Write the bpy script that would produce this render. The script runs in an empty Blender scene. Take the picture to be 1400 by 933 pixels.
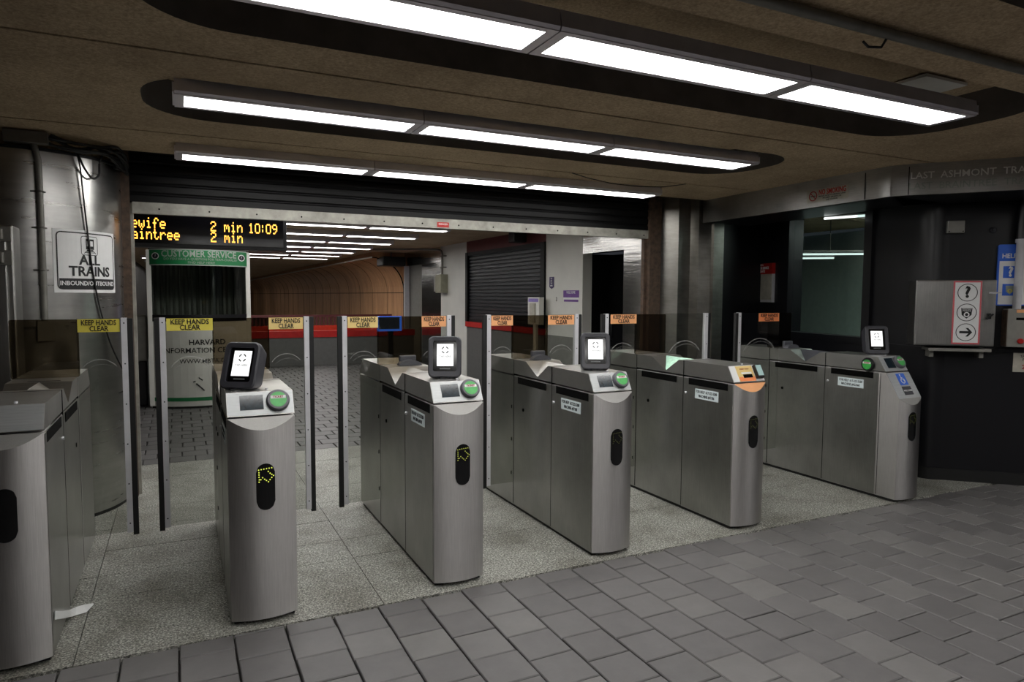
import bpy, bmesh, math, random
from mathutils import Vector, Matrix
from mathutils.geometry import tessellate_polygon
random.seed(7)
SC = bpy.context.scene
COL = SC.collection
# ------------------------------------------------------------------ camera
cam_d = bpy.data.cameras.new('camera'); cam = bpy.data.objects.new('camera', cam_d); COL.objects.link(cam)
cam_d.sensor_width = 36.0; cam_d.lens = 926.8 * 36.0 / 1400.0; cam_d.clip_start = 0.02; cam_d.clip_end = 200
YAW, PIT, ROL = 0.4560, 0.0667, -0.0053
_f = Vector((math.sin(YAW)*math.cos(PIT), math.cos(YAW)*math.cos(PIT), -math.sin(PIT)))
_r = Vector((math.cos(YAW), -math.sin(YAW), 0)); _d = _f.cross(_r)
_rr = _r*math.cos(ROL) + _d*math.sin(ROL); _dd = -_r*math.sin(ROL) + _d*math.cos(ROL)
_m = Matrix((( _rr.x, -_dd.x, -_f.x, 0), (_rr.y, -_dd.y, -_f.y, 0), (_rr.z, -_dd.z, -_f.z, 1.55), (0, 0, 0, 1)))
cam.matrix_world = _m
SC.camera = cam
# ------------------------------------------------------------------ world and view
w = bpy.data.worlds.new('world'); SC.world = w; w.use_nodes = True
w.node_tree.nodes['Background'].inputs[0].default_value = (0.8, 0.85, 1.0, 1)
w.node_tree.nodes['Background'].inputs[1].default_value = 0.03
SC.view_settings.view_transform = 'Standard'; SC.view_settings.look = 'None'
SC.view_settings.exposure = 0.0; SC.view_settings.gamma = 1.0; SC.view_settings.use_curve_mapping = False
LAMP = 17.0          # strength of the fluorescent diffusers
HALL_LAMP = 14.0
# ------------------------------------------------------------------ materials
def nt_mat(name):
    m = bpy.data.materials.new(name); m.use_nodes = True
    return m, m.node_tree, m.node_tree.nodes['Principled BSDF']
def lin(c):
    return tuple(((v/255.0)/12.92 if v/255.0 <= 0.04045 else (((v/255.0)+0.055)/1.055)**2.4) for v in c) + (1,)
def noise(nt, scale, stretch=(1,1,1), detail=4.0, rough=0.6, coord='Object'):
    tc = nt.nodes.new('ShaderNodeTexCoord'); mp = nt.nodes.new('ShaderNodeMapping')
    mp.inputs['Scale'].default_value = stretch
    n = nt.nodes.new('ShaderNodeTexNoise'); n.inputs['Scale'].default_value = scale
    n.inputs['Detail'].default_value = detail; n.inputs['Roughness'].default_value = rough
    nt.links.new(tc.outputs[coord], mp.inputs['Vector']); nt.links.new(mp.outputs['Vector'], n.inputs['Vector'])
    return n
def ramp(nt, src, stops):
    r = nt.nodes.new('ShaderNodeValToRGB'); cr = r.color_ramp
    while len(cr.elements) < len(stops): cr.elements.new(0.5)
    for e, (p, c) in zip(cr.elements, stops): e.position = p; e.color = c
    nt.links.new(src, r.inputs['Fac']); return r
def bump(nt, b, src, strength, dist=0.01):
    bp = nt.nodes.new('ShaderNodeBump'); bp.inputs['Strength'].default_value = strength; bp.inputs['Distance'].default_value = dist
    nt.links.new(src, bp.inputs['Height']); nt.links.new(bp.outputs['Normal'], b.inputs['Normal'])
def plain(name, rgb, rough=0.5, metal=0.0, vary=0.12, scale=12.0, spec=0.5, bumpy=0.0):
    """a painted / plastic surface with faint procedural mottling"""
    m, nt, b = nt_mat(name); c = lin(rgb)
    n = noise(nt, scale)
    lo = tuple(v*(1-vary) for v in c[:3]) + (1,); hi = tuple(min(1, v*(1+vary)) for v in c[:3]) + (1,)
    r = ramp(nt, n.outputs['Fac'], [(0.3, lo), (0.7, hi)])
    nt.links.new(r.outputs['Color'], b.inputs['Base Color'])
    b.inputs['Roughness'].default_value = rough; b.inputs['Metallic'].default_value = metal
    b.inputs['Specular IOR Level'].default_value = spec
    if bumpy: bump(nt, b, n.outputs['Fac'], bumpy)
    return m
def steel(name, val=0.5, rough=0.3, stretch=(60, 60, 1.2), tint=(1.0, 0.985, 0.95), blotch=0.12, bmp=0.03, scale=6.0, aniso=0.0):
    m, nt, b = nt_mat(name)
    n = noise(nt, scale, stretch, 3.0); n2 = noise(nt, 3.0, (1, 1, 1), 5.0)
    mx = nt.nodes.new('ShaderNodeMix'); mx.data_type = 'RGBA'; mx.blend_type = 'MULTIPLY'; mx.inputs['Factor'].default_value = 1.0
    c1 = ramp(nt, n.outputs['Fac'], [(0.25, tuple(val*0.86*t for t in tint)+(1,)), (0.75, tuple(val*1.1*t for t in tint)+(1,))])
    c2 = ramp(nt, n2.outputs['Fac'], [(0.3, (1-blotch,)*3+(1,)), (0.7, (1, 1, 1, 1))])
    nt.links.new(c1.outputs['Color'], mx.inputs['A']); nt.links.new(c2.outputs['Color'], mx.inputs['B'])
    nt.links.new(mx.outputs['Result'], b.inputs['Base Color'])
    b.inputs['Metallic'].default_value = 1.0
    if aniso:      # cross-brushed sheet: highlights are drawn out vertically
        tg = nt.nodes.new('ShaderNodeTangent'); tg.direction_type = 'RADIAL'; tg.axis = 'Z'
        b.inputs['Anisotropic'].default_value = aniso; b.inputs['Anisotropic Rotation'].default_value = 0.25
        nt.links.new(tg.outputs['Tangent'], b.inputs['Tangent'])
    rr = nt.nodes.new('ShaderNodeMapRange'); rr.inputs['To Min'].default_value = rough*0.85; rr.inputs['To Max'].default_value = rough*1.2
    nt.links.new(n.outputs['Fac'], rr.inputs['Value']); nt.links.new(rr.outputs['Result'], b.inputs['Roughness'])
    if bmp: bump(nt, b, n.outputs['Fac'], bmp, 0.002)
    return m
def emit(name, rgb, s):
    m, nt, b = nt_mat(name)
    b.inputs['Base Color'].default_value = (0.02, 0.02, 0.02, 1)
    b.inputs['Emission Color'].default_value = rgb + (1,); b.inputs['Emission Strength'].default_value = s
    return m
def glass(name, tint, refl=1.0, rough=0.02):
    m = bpy.data.materials.new(name); m.use_nodes = True; nt = m.node_tree; nt.nodes.clear()
    o = nt.nodes.new('ShaderNodeOutputMaterial'); t = nt.nodes.new('ShaderNodeBsdfTransparent'); g = nt.nodes.new('ShaderNodeBsdfGlossy')
    t.inputs['Color'].default_value = tint + (1,); g.inputs['Roughness'].default_value = rough
    g.inputs['Color'].default_value = (refl, refl, refl, 1)
    fr = nt.nodes.new('ShaderNodeFresnel'); fr.inputs['IOR'].default_value = 1.5
    # the front and the back face of a pane would count twice: halve the fresnel
    geo = nt.nodes.new('ShaderNodeNewGeometry'); ml = nt.nodes.new('ShaderNodeMath'); ml.operation = 'SUBTRACT'; ml.inputs[0].default_value = 1.0
    nt.links.new(geo.outputs['Backfacing'], ml.inputs[1])
    m2 = nt.nodes.new('ShaderNodeMath'); m2.operation = 'MULTIPLY'
    nt.links.new(fr.outputs['Fac'], m2.inputs[0]); nt.links.new(ml.outputs['Value'], m2.inputs[1])
    mx = nt.nodes.new('ShaderNodeMixShader')
    nt.links.new(m2.outputs['Value'], mx.inputs['Fac']); nt.links.new(t.outputs['BSDF'], mx.inputs[1]); nt.links.new(g.outputs['BSDF'], mx.inputs[2])
    nt.links.new(mx.outputs['Shader'], o.inputs['Surface'])
    return m
M = {}
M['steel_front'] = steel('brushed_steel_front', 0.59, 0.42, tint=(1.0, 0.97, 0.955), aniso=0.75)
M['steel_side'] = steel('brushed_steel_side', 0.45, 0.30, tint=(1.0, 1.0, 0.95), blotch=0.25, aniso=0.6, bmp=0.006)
M['steel_lid'] = steel('brushed_steel_lid', 0.52, 0.36, (1.2, 40, 40), blotch=0.18)
M['steel_facet'] = steel('dull_steel_facet', 0.36, 0.55, blotch=0.1)
M['steel_pilaster'] = steel('stained_steel_pilaster', 0.36, 0.34, (1, 1, 6), tint=(1.0, 0.96, 0.88), blotch=0.4)
M['steel_bright'] = steel('polished_steel_insert', 0.48, 0.5, blotch=0.05)
M['steel_panel'] = steel('satin_steel_panel', 0.47, 0.5, (1.2, 40, 40), tint=(0.97, 1.0, 1.01), blotch=0.1)
M['steel_column'] = steel('polished_steel_cladding', 0.45, 0.28, (1, 1, 9), blotch=0.3, bmp=0.12, scale=2.0)
M['steel_header'] = steel('brushed_steel_header', 0.52, 0.38, (1.5, 1.5, 30), blotch=0.3, bmp=0.02, aniso=0.7)
M['steel_wavy'] = steel('wavy_steel_sheet', 0.55, 0.14, (0.8, 0.8, 9), blotch=0.2, bmp=1.0, scale=1.6)
M['steel_box'] = steel('brushed_steel_cabinet', 0.5, 0.34, (50, 50, 1.2), blotch=0.3)
M['alu'] = plain('grey_aluminium', (196, 196, 200), 0.4, 0.0, 0.06)
M['zinc'] = plain('zinc_conduit', (120, 118, 112), 0.5, 0.5, 0.15)
M['fixture'] = plain('fixture_grey_enamel', (232, 228, 234), 0.45, 0.7, 0.08, 5)
M['rubber'] = plain('black_rubber', (14, 14, 15), 0.6)
M['black_gloss'] = plain('black_gloss_plastic', (6, 6, 8), 0.12)
M['black_satin'] = plain('black_satin_plastic', (16, 16, 18), 0.4)
M['slot'] = plain('dark_slot', (3, 3, 3), 0.9, spec=0.1)
M['bezel'] = plain('charcoal_reader_housing', (54, 54, 60), 0.45)
M['ring'] = plain('grey_target_ring', (92, 92, 98), 0.4)
M['hump'] = plain('dark_grey_sensor_cover', (62, 62, 66), 0.4)
M['smoke'] = plain('smoky_sensor_cover', (88, 90, 96), 0.3)
M['white'] = plain('white_paint', (212, 211, 205), 0.5, vary=0.05, scale=3)
M['white_sign'] = plain('white_sign_face', (226, 226, 226), 0.45, vary=0.03)
M['label_white'] = plain('pale_blue_white_label', (214, 226, 228), 0.45, vary=0.03)
M['black_ink'] = plain('black_lettering', (14, 14, 16), 0.5)
M['navy_ink'] = plain('dark_navy_lettering', (22, 26, 36), 0.5)
M['white_ink'] = plain('white_lettering', (230, 230, 230), 0.5, vary=0.03)
M['silver_ink'] = plain('dull_silver_lettering', (150, 158, 150), 0.45)
M['red_ink'] = plain('red_lettering', (150, 28, 34), 0.5)
M['pale_ink'] = plain('pale_etched_lettering', (250, 250, 245), 0.5)
M['grey_ink'] = plain('faded_grey_lettering', (110, 112, 112), 0.5)
M['sticker_yellow'] = plain('yellow_sticker', (214, 200, 84), 0.4, vary=0.05)
M['sticker_sand'] = plain('sand_sticker', (226, 198, 130), 0.4, vary=0.05)
M['sticker_orange'] = plain('orange_sticker', (238, 172, 120), 0.4, vary=0.05)
M['sticker_bright'] = plain('bright_orange_sticker', (248, 148, 92), 0.4, vary=0.05)
M['green_disc'] = plain('green_reader_disc', (66, 172, 80), 0.35, vary=0.12, scale=40)
M['mint'] = plain('mint_sticker', (170, 214, 190), 0.4, vary=0.2, scale=50)
M['purple'] = plain('purple_poster', (104, 60, 140), 0.5)
M['dkpurple'] = plain('dark_purple_plaque', (62, 44, 96), 0.5)
M['lilac'] = plain('lilac_strip', (136, 120, 190), 0.5)
M['blue'] = plain('blue_sign', (48, 104, 214), 0.45, vary=0.05)
M['red'] = plain('red_enamel', (176, 26, 22), 0.4)
M['orange_red'] = plain('orange_red_rail', (214, 52, 22), 0.45)
M['dkred'] = plain('dark_red_panel', (96, 40, 42), 0.55)
M['pinkred'] = plain('pinkish_red_border', (206, 96, 104), 0.5, vary=0.05)
M['green'] = plain('green_sign', (18, 112, 62), 0.45, vary=0.08)
M['blackwall'] = plain('black_wall_panel', (15, 15, 20), 0.36, vary=0.15, scale=2, bumpy=0.02)
M['blackframe'] = plain('black_window_frame', (20, 20, 24), 0.3)
M['darkvoid'] = plain('dark_interior', (7, 7, 8), 0.9, spec=0.1)
M['shutter'] = plain('black_shutter', (8, 8, 9), 0.5, 0.0, spec=0.25)
M['shutter_hall'] = plain('charcoal_shutter', (44, 46, 50), 0.4, 0.3)
M['rust'] = plain('rusty_brown_guide', (74, 58, 46), 0.7, 0.0, 0.45, 22, bumpy=0.3)
M['bar'] = plain('worn_grey_bar', (150, 148, 140), 0.5, 0.2, 0.3, 9)
M['greywall'] = plain('grey_wall_paint', (120, 120, 116), 0.6, vary=0.1)
M['darkwall'] = plain('dark_wall_tile', (44, 42, 38), 0.6, vary=0.25, scale=3)
M['counter'] = plain('grey_counter_front', (92, 92, 90), 0.5, vary=0.1)
M['kioskgrey'] = plain('grey_steel_box', (150, 148, 142), 0.4, 0.4, 0.1)
M['beige'] = plain('beige_box', (150, 148, 128), 0.5)
M['paper'] = plain('white_paper', (225, 226, 226), 0.6, vary=0.03)
M['papergrey'] = plain('aged_paper', (176, 172, 160), 0.7, vary=0.15)
M['lcd'] = plain('dark_blue_lcd', (26, 38, 46), 0.12, vary=0.5, scale=45)
M['cable'] = plain('black_cable', (12, 12, 12), 0.5)
M['screen'] = emit('white_reader_screen', (1.0, 1.0, 1.0), 1.2)
M['phone'] = emit('pale_reader_screen', (0.55, 0.8, 0.75), 0.5)
M['blueframe'] = emit('blue_frame_added_glow', (0.03, 0.14, 0.85), 2.6)  # glow added so the blue screen frame reads bright
M['bluescr'] = emit('dim_blue_screen', (0.02, 0.04, 0.09), 0.6)
M['led'] = emit('amber_led', (1.0, 0.42, 0.05), 3.2)
M['arrow'] = emit('yellow_green_led', (0.72, 0.80, 0.1), 1.0)
M['arrow_dim'] = emit('dim_yellow_green_led', (0.5, 0.55, 0.1), 0.10)
M['arrow_mid'] = emit('half_lit_yellow_green_led', (0.6, 0.65, 0.1), 0.45)
M['glass_leaf'] = glass('clear_gate_glass', (0.83, 0.84, 0.82))
M['glass_smoke'] = glass('smoked_glass', (0.42, 0.38, 0.31))
M['glass_grey'] = glass('grey_smoked_glass', (0.32, 0.33, 0.34))
M['glass_window'] = glass('window_glass', (0.74, 0.82, 0.80))
M['glass_booth'] = glass('booth_glass', (0.62, 0.66, 0.63))

def diffuser(name, s):
    m, nt, b = nt_mat(name)
    n = noise(nt, 2.5, (1, 1, 1), 2.0)
    r = nt.nodes.new('ShaderNodeMapRange'); r.inputs['To Min'].default_value = s*0.9; r.inputs['To Max'].default_value = s*1.1
    nt.links.new(n.outputs['Fac'], r.inputs['Value']); nt.links.new(r.outputs['Result'], b.inputs['Emission Strength'])
    b.inputs['Emission Color'].default_value = (1.0, 0.985, 0.955, 1); b.inputs['Base Color'].default_value = (0.8, 0.8, 0.8, 1)
    return m
M['diffuser'] = diffuser('fluorescent_diffuser', LAMP)
M['diffuser_hall'] = diffuser('hall_fluorescent_diffuser', HALL_LAMP)

def granite():
    m, nt, b = nt_mat('speckled_granite')
    v = noise(nt, 105.0, (1, 1, 1), 4.0, 0.75); n2 = noise(nt, 2.2, (1, 1, 1), 6.0, 0.65); n3 = noise(nt, 30.0, (1, 3.0, 1), 4.0, 0.7)
    c = ramp(nt, v.outputs['Fac'], [(0.37, lin((38, 38, 36))), (0.46, lin((122, 122, 116))), (0.55, lin((158, 158, 151))), (0.64, lin((226, 226, 218)))])
    d = ramp(nt, n2.outputs['Fac'], [(0.34, (0.48, 0.46, 0.42, 1)), (0.56, (1, 1, 1, 1))])
    e = ramp(nt, n3.outputs['Fac'], [(0.34, (0.62, 0.62, 0.60, 1)), (0.55, (1, 1, 1, 1))])
    mx = nt.nodes.new('ShaderNodeMix'); mx.data_type = 'RGBA'; mx.blend_type = 'MULTIPLY'; mx.inputs['Factor'].default_value = 0.85
    m2 = nt.nodes.new('ShaderNodeMix'); m2.data_type = 'RGBA'; m2.blend_type = 'MULTIPLY'; m2.inputs['Factor'].default_value = 0.6
    nt.links.new(c.outputs['Color'], mx.inputs['A']); nt.links.new(d.outputs['Color'], mx.inputs['B'])
    nt.links.new(mx.outputs['Result'], m2.inputs['A']); nt.links.new(e.outputs['Color'], m2.inputs['B'])
    nt.links.new(m2.outputs['Result'], b.inputs['Base Color']); b.inputs['Roughness'].default_value = 0.55
    bump(nt, b, v.outputs['Fac'], 0.08, 0.004)
    return m
M['granite'] = granite()
def paver_mat():
    m, nt, b = nt_mat('grey_brick_paver')
    at = nt.nodes.new('ShaderNodeAttribute'); at.attribute_name = 'tone'
    n = noise(nt, 7.0, (1, 1, 1), 6.0, 0.7); n2 = noise(nt, 160.0, (1, 1, 1), 3.0)
    mr = nt.nodes.new('ShaderNodeMapRange'); mr.inputs['From Min'].default_value = -1.0; mr.inputs['From Max'].default_value = 1.0
    nt.links.new(at.outputs['Fac'], mr.inputs['Value']); c = ramp(nt, mr.outputs['Result'], [(0.0, lin((76, 75, 74))), (0.5, lin((92, 90, 90))), (0.75, lin((99, 97, 97))), (1.0, lin((108, 106, 105)))])
    d = ramp(nt, n.outputs['Fac'], [(0.3, (0.80, 0.80, 0.80, 1)), (0.7, (1, 1, 1, 1))])
    mx = nt.nodes.new('ShaderNodeMix'); mx.data_type = 'RGBA'; mx.blend_type = 'MULTIPLY'; mx.inputs['Factor'].default_value = 1
    nt.links.new(c.outputs['Color'], mx.inputs['A']); nt.links.new(d.outputs['Color'], mx.inputs['B'])
    nt.links.new(mx.outputs['Result'], b.inputs['Base Color']); b.inputs['Roughness'].default_value = 0.5
    bump(nt, b, n2.outputs['Fac'], 0.12, 0.003)
    return m
M['paver'] = paver_mat()
M['mortar'] = plain('dark_paver_joint', (50, 47, 44), 0.9, vary=0.5, scale=9)
def concrete():
    m, nt, b = nt_mat('brown_exposed_concrete')
    n = noise(nt, 62.0, (1, 1, 1), 5.0, 0.8); n2 = noise(nt, 1.6, (1, 1, 1), 6.0, 0.7)
    c = ramp(nt, n.outputs['Fac'], [(0.3, lin((146, 126, 100))), (0.55, lin((198, 176, 144))), (0.8, lin((234, 214, 180)))])
    d = ramp(nt, n2.outputs['Fac'], [(0.32, (0.68, 0.66, 0.64, 1)), (0.65, (1, 1, 1, 1))])
    mx = nt.nodes.new('ShaderNodeMix'); mx.data_type = 'RGBA'; mx.blend_type = 'MULTIPLY'; mx.inputs['Factor'].default_value = 1
    nt.links.new(c.outputs['Color'], mx.inputs['A']); nt.links.new(d.outputs['Color'], mx.inputs['B'])
    nt.links.new(mx.outputs['Result'], b.inputs['Base Color']); b.inputs['Roughness'].default_value = 0.9
    bump(nt, b, n.outputs['Fac'], 0.4, 0.01)
    return m
M['concrete'] = concrete()
M['coffer'] = plain('grey_coffer_lining', (84, 79, 74), 0.85, vary=0.2, scale=6)
def wood():
    m, nt, b = nt_mat('brown_vault_cladding')
    n = noise(nt, 3.0, (1, 1.2, 0.25), 6.0, 0.7); n2 = noise(nt, 22.0, (1, 3, 0.2), 3.0)
    c = ramp(nt, n.outputs['Fac'], [(0.3, lin((176, 126, 86))), (0.7, lin((222, 172, 126)))])
    d = ramp(nt, n2.outputs['Fac'], [(0.3, (0.82, 0.82, 0.82, 1)), (0.7, (1, 1, 1, 1))])
    mx = nt.nodes.new('ShaderNodeMix'); mx.data_type = 'RGBA'; mx.blend_type = 'MULTIPLY'; mx.inputs['Factor'].default_value = 1
    nt.links.new(c.outputs['Color'], mx.inputs['A']); nt.links.new(d.outputs['Color'], mx.inputs['B'])
    nt.links.new(mx.outputs['Result'], b.inputs['Base Color']); b.inputs['Roughness'].default_value = 0.42
    return m
M['wood'] = wood()

# ------------------------------------------------------------------ mesh helpers
class MB:
    def __init__(s): s.v = []; s.f = []; s.sm = []
    def add(s, vs, fs, smooth=False):
        o = len(s.v); s.v += [tuple(p) for p in vs]
        for f in fs: s.f.append(tuple(i+o for i in f)); s.sm.append(smooth)
    def box(s, x0, x1, y0, y1, z0, z1):
        s.add([(x0,y0,z0),(x1,y0,z0),(x1,y1,z0),(x0,y1,z0),(x0,y0,z1),(x1,y0,z1),(x1,y1,z1),(x0,y1,z1)],
              [(0,3,2,1),(4,5,6,7),(0,1,5,4),(1,2,6,5),(2,3,7,6),(3,0,4,7)])
        return s
    def cbox(s, x0, x1, y0, y1, z0, z1, c):
        """box with chamfered edges"""
        bm = bmesh.new(); bmesh.ops.create_cube(bm, size=1.0)
        for v in bm.verts: v.co = Vector(((x0+x1)/2+v.co.x*(x1-x0), (y0+y1)/2+v.co.y*(y1-y0), (z0+z1)/2+v.co.z*(z1-z0)))
        bmesh.ops.bevel(bm, geom=bm.edges[:], offset=c, segments=2, profile=0.5, affect='EDGES')
        bm.verts.index_update()
        s.add([v.co for v in bm.verts], [[v.index for v in f.verts] for f in bm.faces], False); bm.free(); return s
    def prism(s, pts, axis, a, b, smooth=False):
        """polygon pts (2D) extruded along axis between a and b; x: (y,z), y: (x,z), z: (x,y)"""
        def P(p, t): return {'x': (t, p[0], p[1]), 'y': (p[0], t, p[1]), 'z': (p[0], p[1], t)}[axis]
        n = len(pts); ar = sum(pts[i][0]*pts[(i+1)%n][1]-pts[(i+1)%n][0]*pts[i][1] for i in range(n))
        if (ar < 0) != (axis == 'y'): pts = pts[::-1]
        vs = [P(p, a) for p in pts] + [P(p, b) for p in pts]
        s.add(vs, [tuple(range(n))[::-1], tuple(range(n, 2*n))])
        s.add(vs, [(i, (i+1) % n, n+(i+1) % n, n+i) for i in range(n)], smooth); return s
    def tube(s, pts, r, n=8, cap=True):
        pts = [Vector(p) for p in pts]; rings = []
        up = Vector((0, 0, 1))
        for i, p in enumerate(pts):
            t = (pts[min(i+1, len(pts)-1)] - pts[max(i-1, 0)]).normalized()
            a = t.cross(up) if abs(t.dot(up)) < 0.95 else t.cross(Vector((1, 0, 0)))
            a.normalize(); b = t.cross(a)
            rings.append([p + (a*math.cos(2*math.pi*k/n) + b*math.sin(2*math.pi*k/n))*r for k in range(n)])
        vs = [q for R in rings for q in R]
        fs = [(i*n+k, i*n+(k+1) % n, (i+1)*n+(k+1) % n, (i+1)*n+k) for i in range(len(pts)-1) for k in range(n)]
        s.add(vs, fs, True)
        if cap: s.add(vs, [tuple(range(n))[::-1], tuple(range((len(pts)-1)*n, len(pts)*n))])
        return s
    def disc(s, c, r, h, axis='y', n=28, r2=None, bevel=0.0):
        """short cylinder from centre c growing to -axis by h"""
        prof = [(r, 0)] + ([(r2 if r2 is not None else r, h)] if not bevel else [(r, h-bevel), (r-bevel, h)])
        def P(q, d, k):
            a = 2*math.pi*k/n; u, v = q*math.cos(a), q*math.sin(a)
            return {'y': (c[0]+u, c[1]-d, c[2]+v), 'x': (c[0]-d, c[1]-u, c[2]+v), 'z': (c[0]+u, c[1]+v, c[2]-d)}[axis]
        vs = [P(q, d, k) for q, d in prof for k in range(n)]
        fs = [(i*n+k, i*n+(k+1) % n, (i+1)*n+(k+1) % n, (i+1)*n+k) for i in range(len(prof)-1) for k in range(n)]
        s.add(vs, fs, True); s.add(vs, [tuple(range(n))[::-1], tuple(range((len(prof)-1)*n, len(prof)*n))]); return s
    def ring(s, c, r0, r1, y0, y1, n=36, a0=0.0, a1=2*math.pi):
        """flat annulus (or arc of one) facing -y"""
        m = n; cl = abs(a1-a0-2*math.pi) < 1e-6; vs = []
        for k in range(m + (0 if cl else 1)):
            a = a0 + (a1-a0)*k/m; ca, sa = math.cos(a), math.sin(a)
            vs += [(c[0]+r0*ca, y0, c[1]+r0*sa), (c[0]+r1*ca, y0, c[1]+r1*sa), (c[0]+r1*ca, y1, c[1]+r1*sa), (c[0]+r0*ca, y1, c[1]+r0*sa)]
        N = len(vs)//4; fs = []
        for k in range(m):
            i, j = k*4, ((k+1) % N)*4
            for q in range(4): fs.append((i+q, i+(q+1) % 4, j+(q+1) % 4, j+q))
        s.add(vs, fs); return s
    def map(s, fn): s.v = [tuple(fn(*p)) for p in s.v]; return s
    def build(s, name, mat, parent=None, **tags):
        me = bpy.data.meshes.new(name); me.from_pydata(s.v, [], s.f); me.polygons.foreach_set('use_smooth', s.sm); 
        bm = bmesh.new(); bm.from_mesh(me); bmesh.ops.recalc_face_normals(bm, faces=bm.faces[:]); bm.to_mesh(me); bm.free()
        me.materials.append(M[mat] if isinstance(mat, str) else mat); me.update()
        o = bpy.data.objects.new(name, me); COL.objects.link(o)
        if parent: o.parent = parent
        for k, v in tags.items(): o[k] = v
        return o
def rrect(x0, x1, z0, z1, r, n=5):
    out = []
    for cx, cz, a in ((x1-r, z1-r, 0), (x0+r, z1-r, 90), (x0+r, z0+r, 180), (x1-r, z0+r, 270)):
        for k in range(n+1):
            t = math.radians(a + 90*k/n); out.append((cx+r*math.cos(t), cz+r*math.sin(t)))
    return out
def plate(x0, x1, z0, z1, y0, y1, r):
    return MB().prism(rrect(x0, x1, z0, z1, r), 'y', y0, y1)
def thing(name, label, cat, loc=(0,0,0), rz=0.0, group=None):
    o = bpy.data.objects.new(name, None); o.empty_display_size = 0.1; COL.objects.link(o)
    o.location = loc; o.rotation_euler = (0, 0, rz); o['label'] = label; o['category'] = cat
    if group: o['group'] = group
    return o
def tag(o, label, cat, group=None):
    o['label'] = label; o['category'] = cat
    if group: o['group'] = group
    return o
def struct(o): o['kind'] = 'structure'; return o
_tc = {}
def text_mesh(body, size, bold=0.0, ext=0.0008, align='CENTER', spacing=1.0, sx=1.0, lines=1.0):
    """lettering as mesh data standing in the XZ plane, facing -y"""
    key = (body, size, bold, ext, align, spacing, sx, lines)
    if key in _tc: return _tc[key]
    cu = bpy.data.curves.new('lettering', 'FONT'); cu.body = body; cu.size = size; cu.offset = bold; cu.extrude = ext
    cu.align_x = align; cu.align_y = 'CENTER'; cu.space_character = spacing; cu.resolution_u = 2; cu.space_line = lines
    o = bpy.data.objects.new('lettering', cu); COL.objects.link(o)
    dg = bpy.context.evaluated_depsgraph_get(); me = bpy.data.meshes.new_from_object(o.evaluated_get(dg))
    bpy.data.objects.remove(o); bpy.data.curves.remove(cu)
    vs = [(v.co.x*sx, -v.co.z, v.co.y) for v in me.vertices]; fs = [tuple(p.vertices) for p in me.polygons]
    bpy.data.meshes.remove(me); _tc[key] = (vs, fs); return vs, fs
def text(body, size, mat, parent, at=(0,0,0), name='lettering', fn=None, **kw):
    vs, fs = text_mesh(body, size, **kw)
    mb = MB(); mb.add([(v[0]+at[0], v[1]+at[1], v[2]+at[2]) for v in vs], fs)
    if fn: mb.map(fn)
    return mb.build(name, mat, parent)

# ------------------------------------------------------------------ floors
def pavers(name, x0, x1, y0, y1, px=0.2222, py=0.2185, ox=0.185, oy=3.23, gap=0.0035, h=0.03, turn=False, dark=0.0):
    if turn: x0, x1, y0, y1 = y0, y1, x0, x1
    me = bpy.data.meshes.new(name); vs = []; fs = []; tone = []
    c0 = math.floor((x0-ox)/px); c1 = math.ceil((x1-ox)/px)
    for c in range(c0, c1):
        a, b = max(x0, ox+c*px), min(x1, ox+(c+1)*px)
        if b-a < 0.02: continue
        off = oy + (0.5*py if c % 2 else 0.0) + random.uniform(-0.006, 0.006)
        for r in range(math.floor((y0-off)/py), math.ceil((y1-off)/py)):
            p, q = max(y0, off+r*py), min(y1, off+(r+1)*py)
            if q-p < 0.02: continue
            g = gap*random.uniform(0.5, 1.5); z = random.uniform(-0.0015, 0.0); e = 0.004; o = len(vs); t = random.random() - dark
            A, B, P, Q = a+g, b-g, p+g, q-g
            tl = random.uniform(-0.0012, 0.0012)
            vs += [(A,P,-h),(B,P,-h),(B,Q,-h),(A,Q,-h),(A,P,z-e),(B,P,z-e),(B,Q,z-e),(A,Q,z-e),(A+e,P+e,z+tl),(B-e,P+e,z),(B-e,Q-e,z-tl),(A+e,Q-e,z)]
            for f in ((4,5,9,8),(5,6,10,9),(6,7,11,10),(7,4,8,11),(8,9,10,11),(0,1,5,4),(1,2,6,5),(2,3,7,6),(3,0,4,7)):
                fs.append(tuple(i+o for i in f)); tone.append(t)
    if turn: vs = [(v[1], v[0], v[2]) for v in vs]; fs = [f[::-1] for f in fs]
    me.from_pydata(vs, [], fs); at = me.attributes.new('tone', 'FLOAT', 'FACE'); at.data.foreach_set('value', tone)
    me.materials.append(M['paver']); o = bpy.data.objects.new(name, me); COL.objects.link(o); return struct(o)
pavers('floor', -4.0, 8.5, -2.0, 3.245)
pavers('floor', -1.2, 5.0, 6.9, 16.2, ox=6.9, oy=0.1, turn=True, gap=0.006, dark=1.0)
pavers('floor', -4.0, 8.5, -5.5, -2.0, px=0.4444, py=0.437)
struct(MB().box(-5, 9, -6, 62, -0.12, -0.025).build('floor', 'mortar'))
struct(MB().box(-5, 5.0, 16.2, 62, -0.02, -0.004).build('floor', 'counter'))
g = MB()
xj = [-4.4, -3.08, -1.76, -0.436, 0.888, 2.212, 3.536, 4.86, 6.184, 7.5]
yj = [3.25, 3.925, 4.25, 4.66, 5.08, 5.5, 5.95, 6.4, 6.895]
for i in range(len(xj)-1):
    for j in range(len(yj)-1):
        d = random.uniform(-0.012, 0.012) if 0 < j else 0
        g.box(xj[i]+0.002, xj[i+1]-0.002, yj[j]+0.002, yj[j+1]-0.002, -0.03, random.uniform(-0.0015, 0))
struct(g.build('floor', 'granite'))

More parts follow.
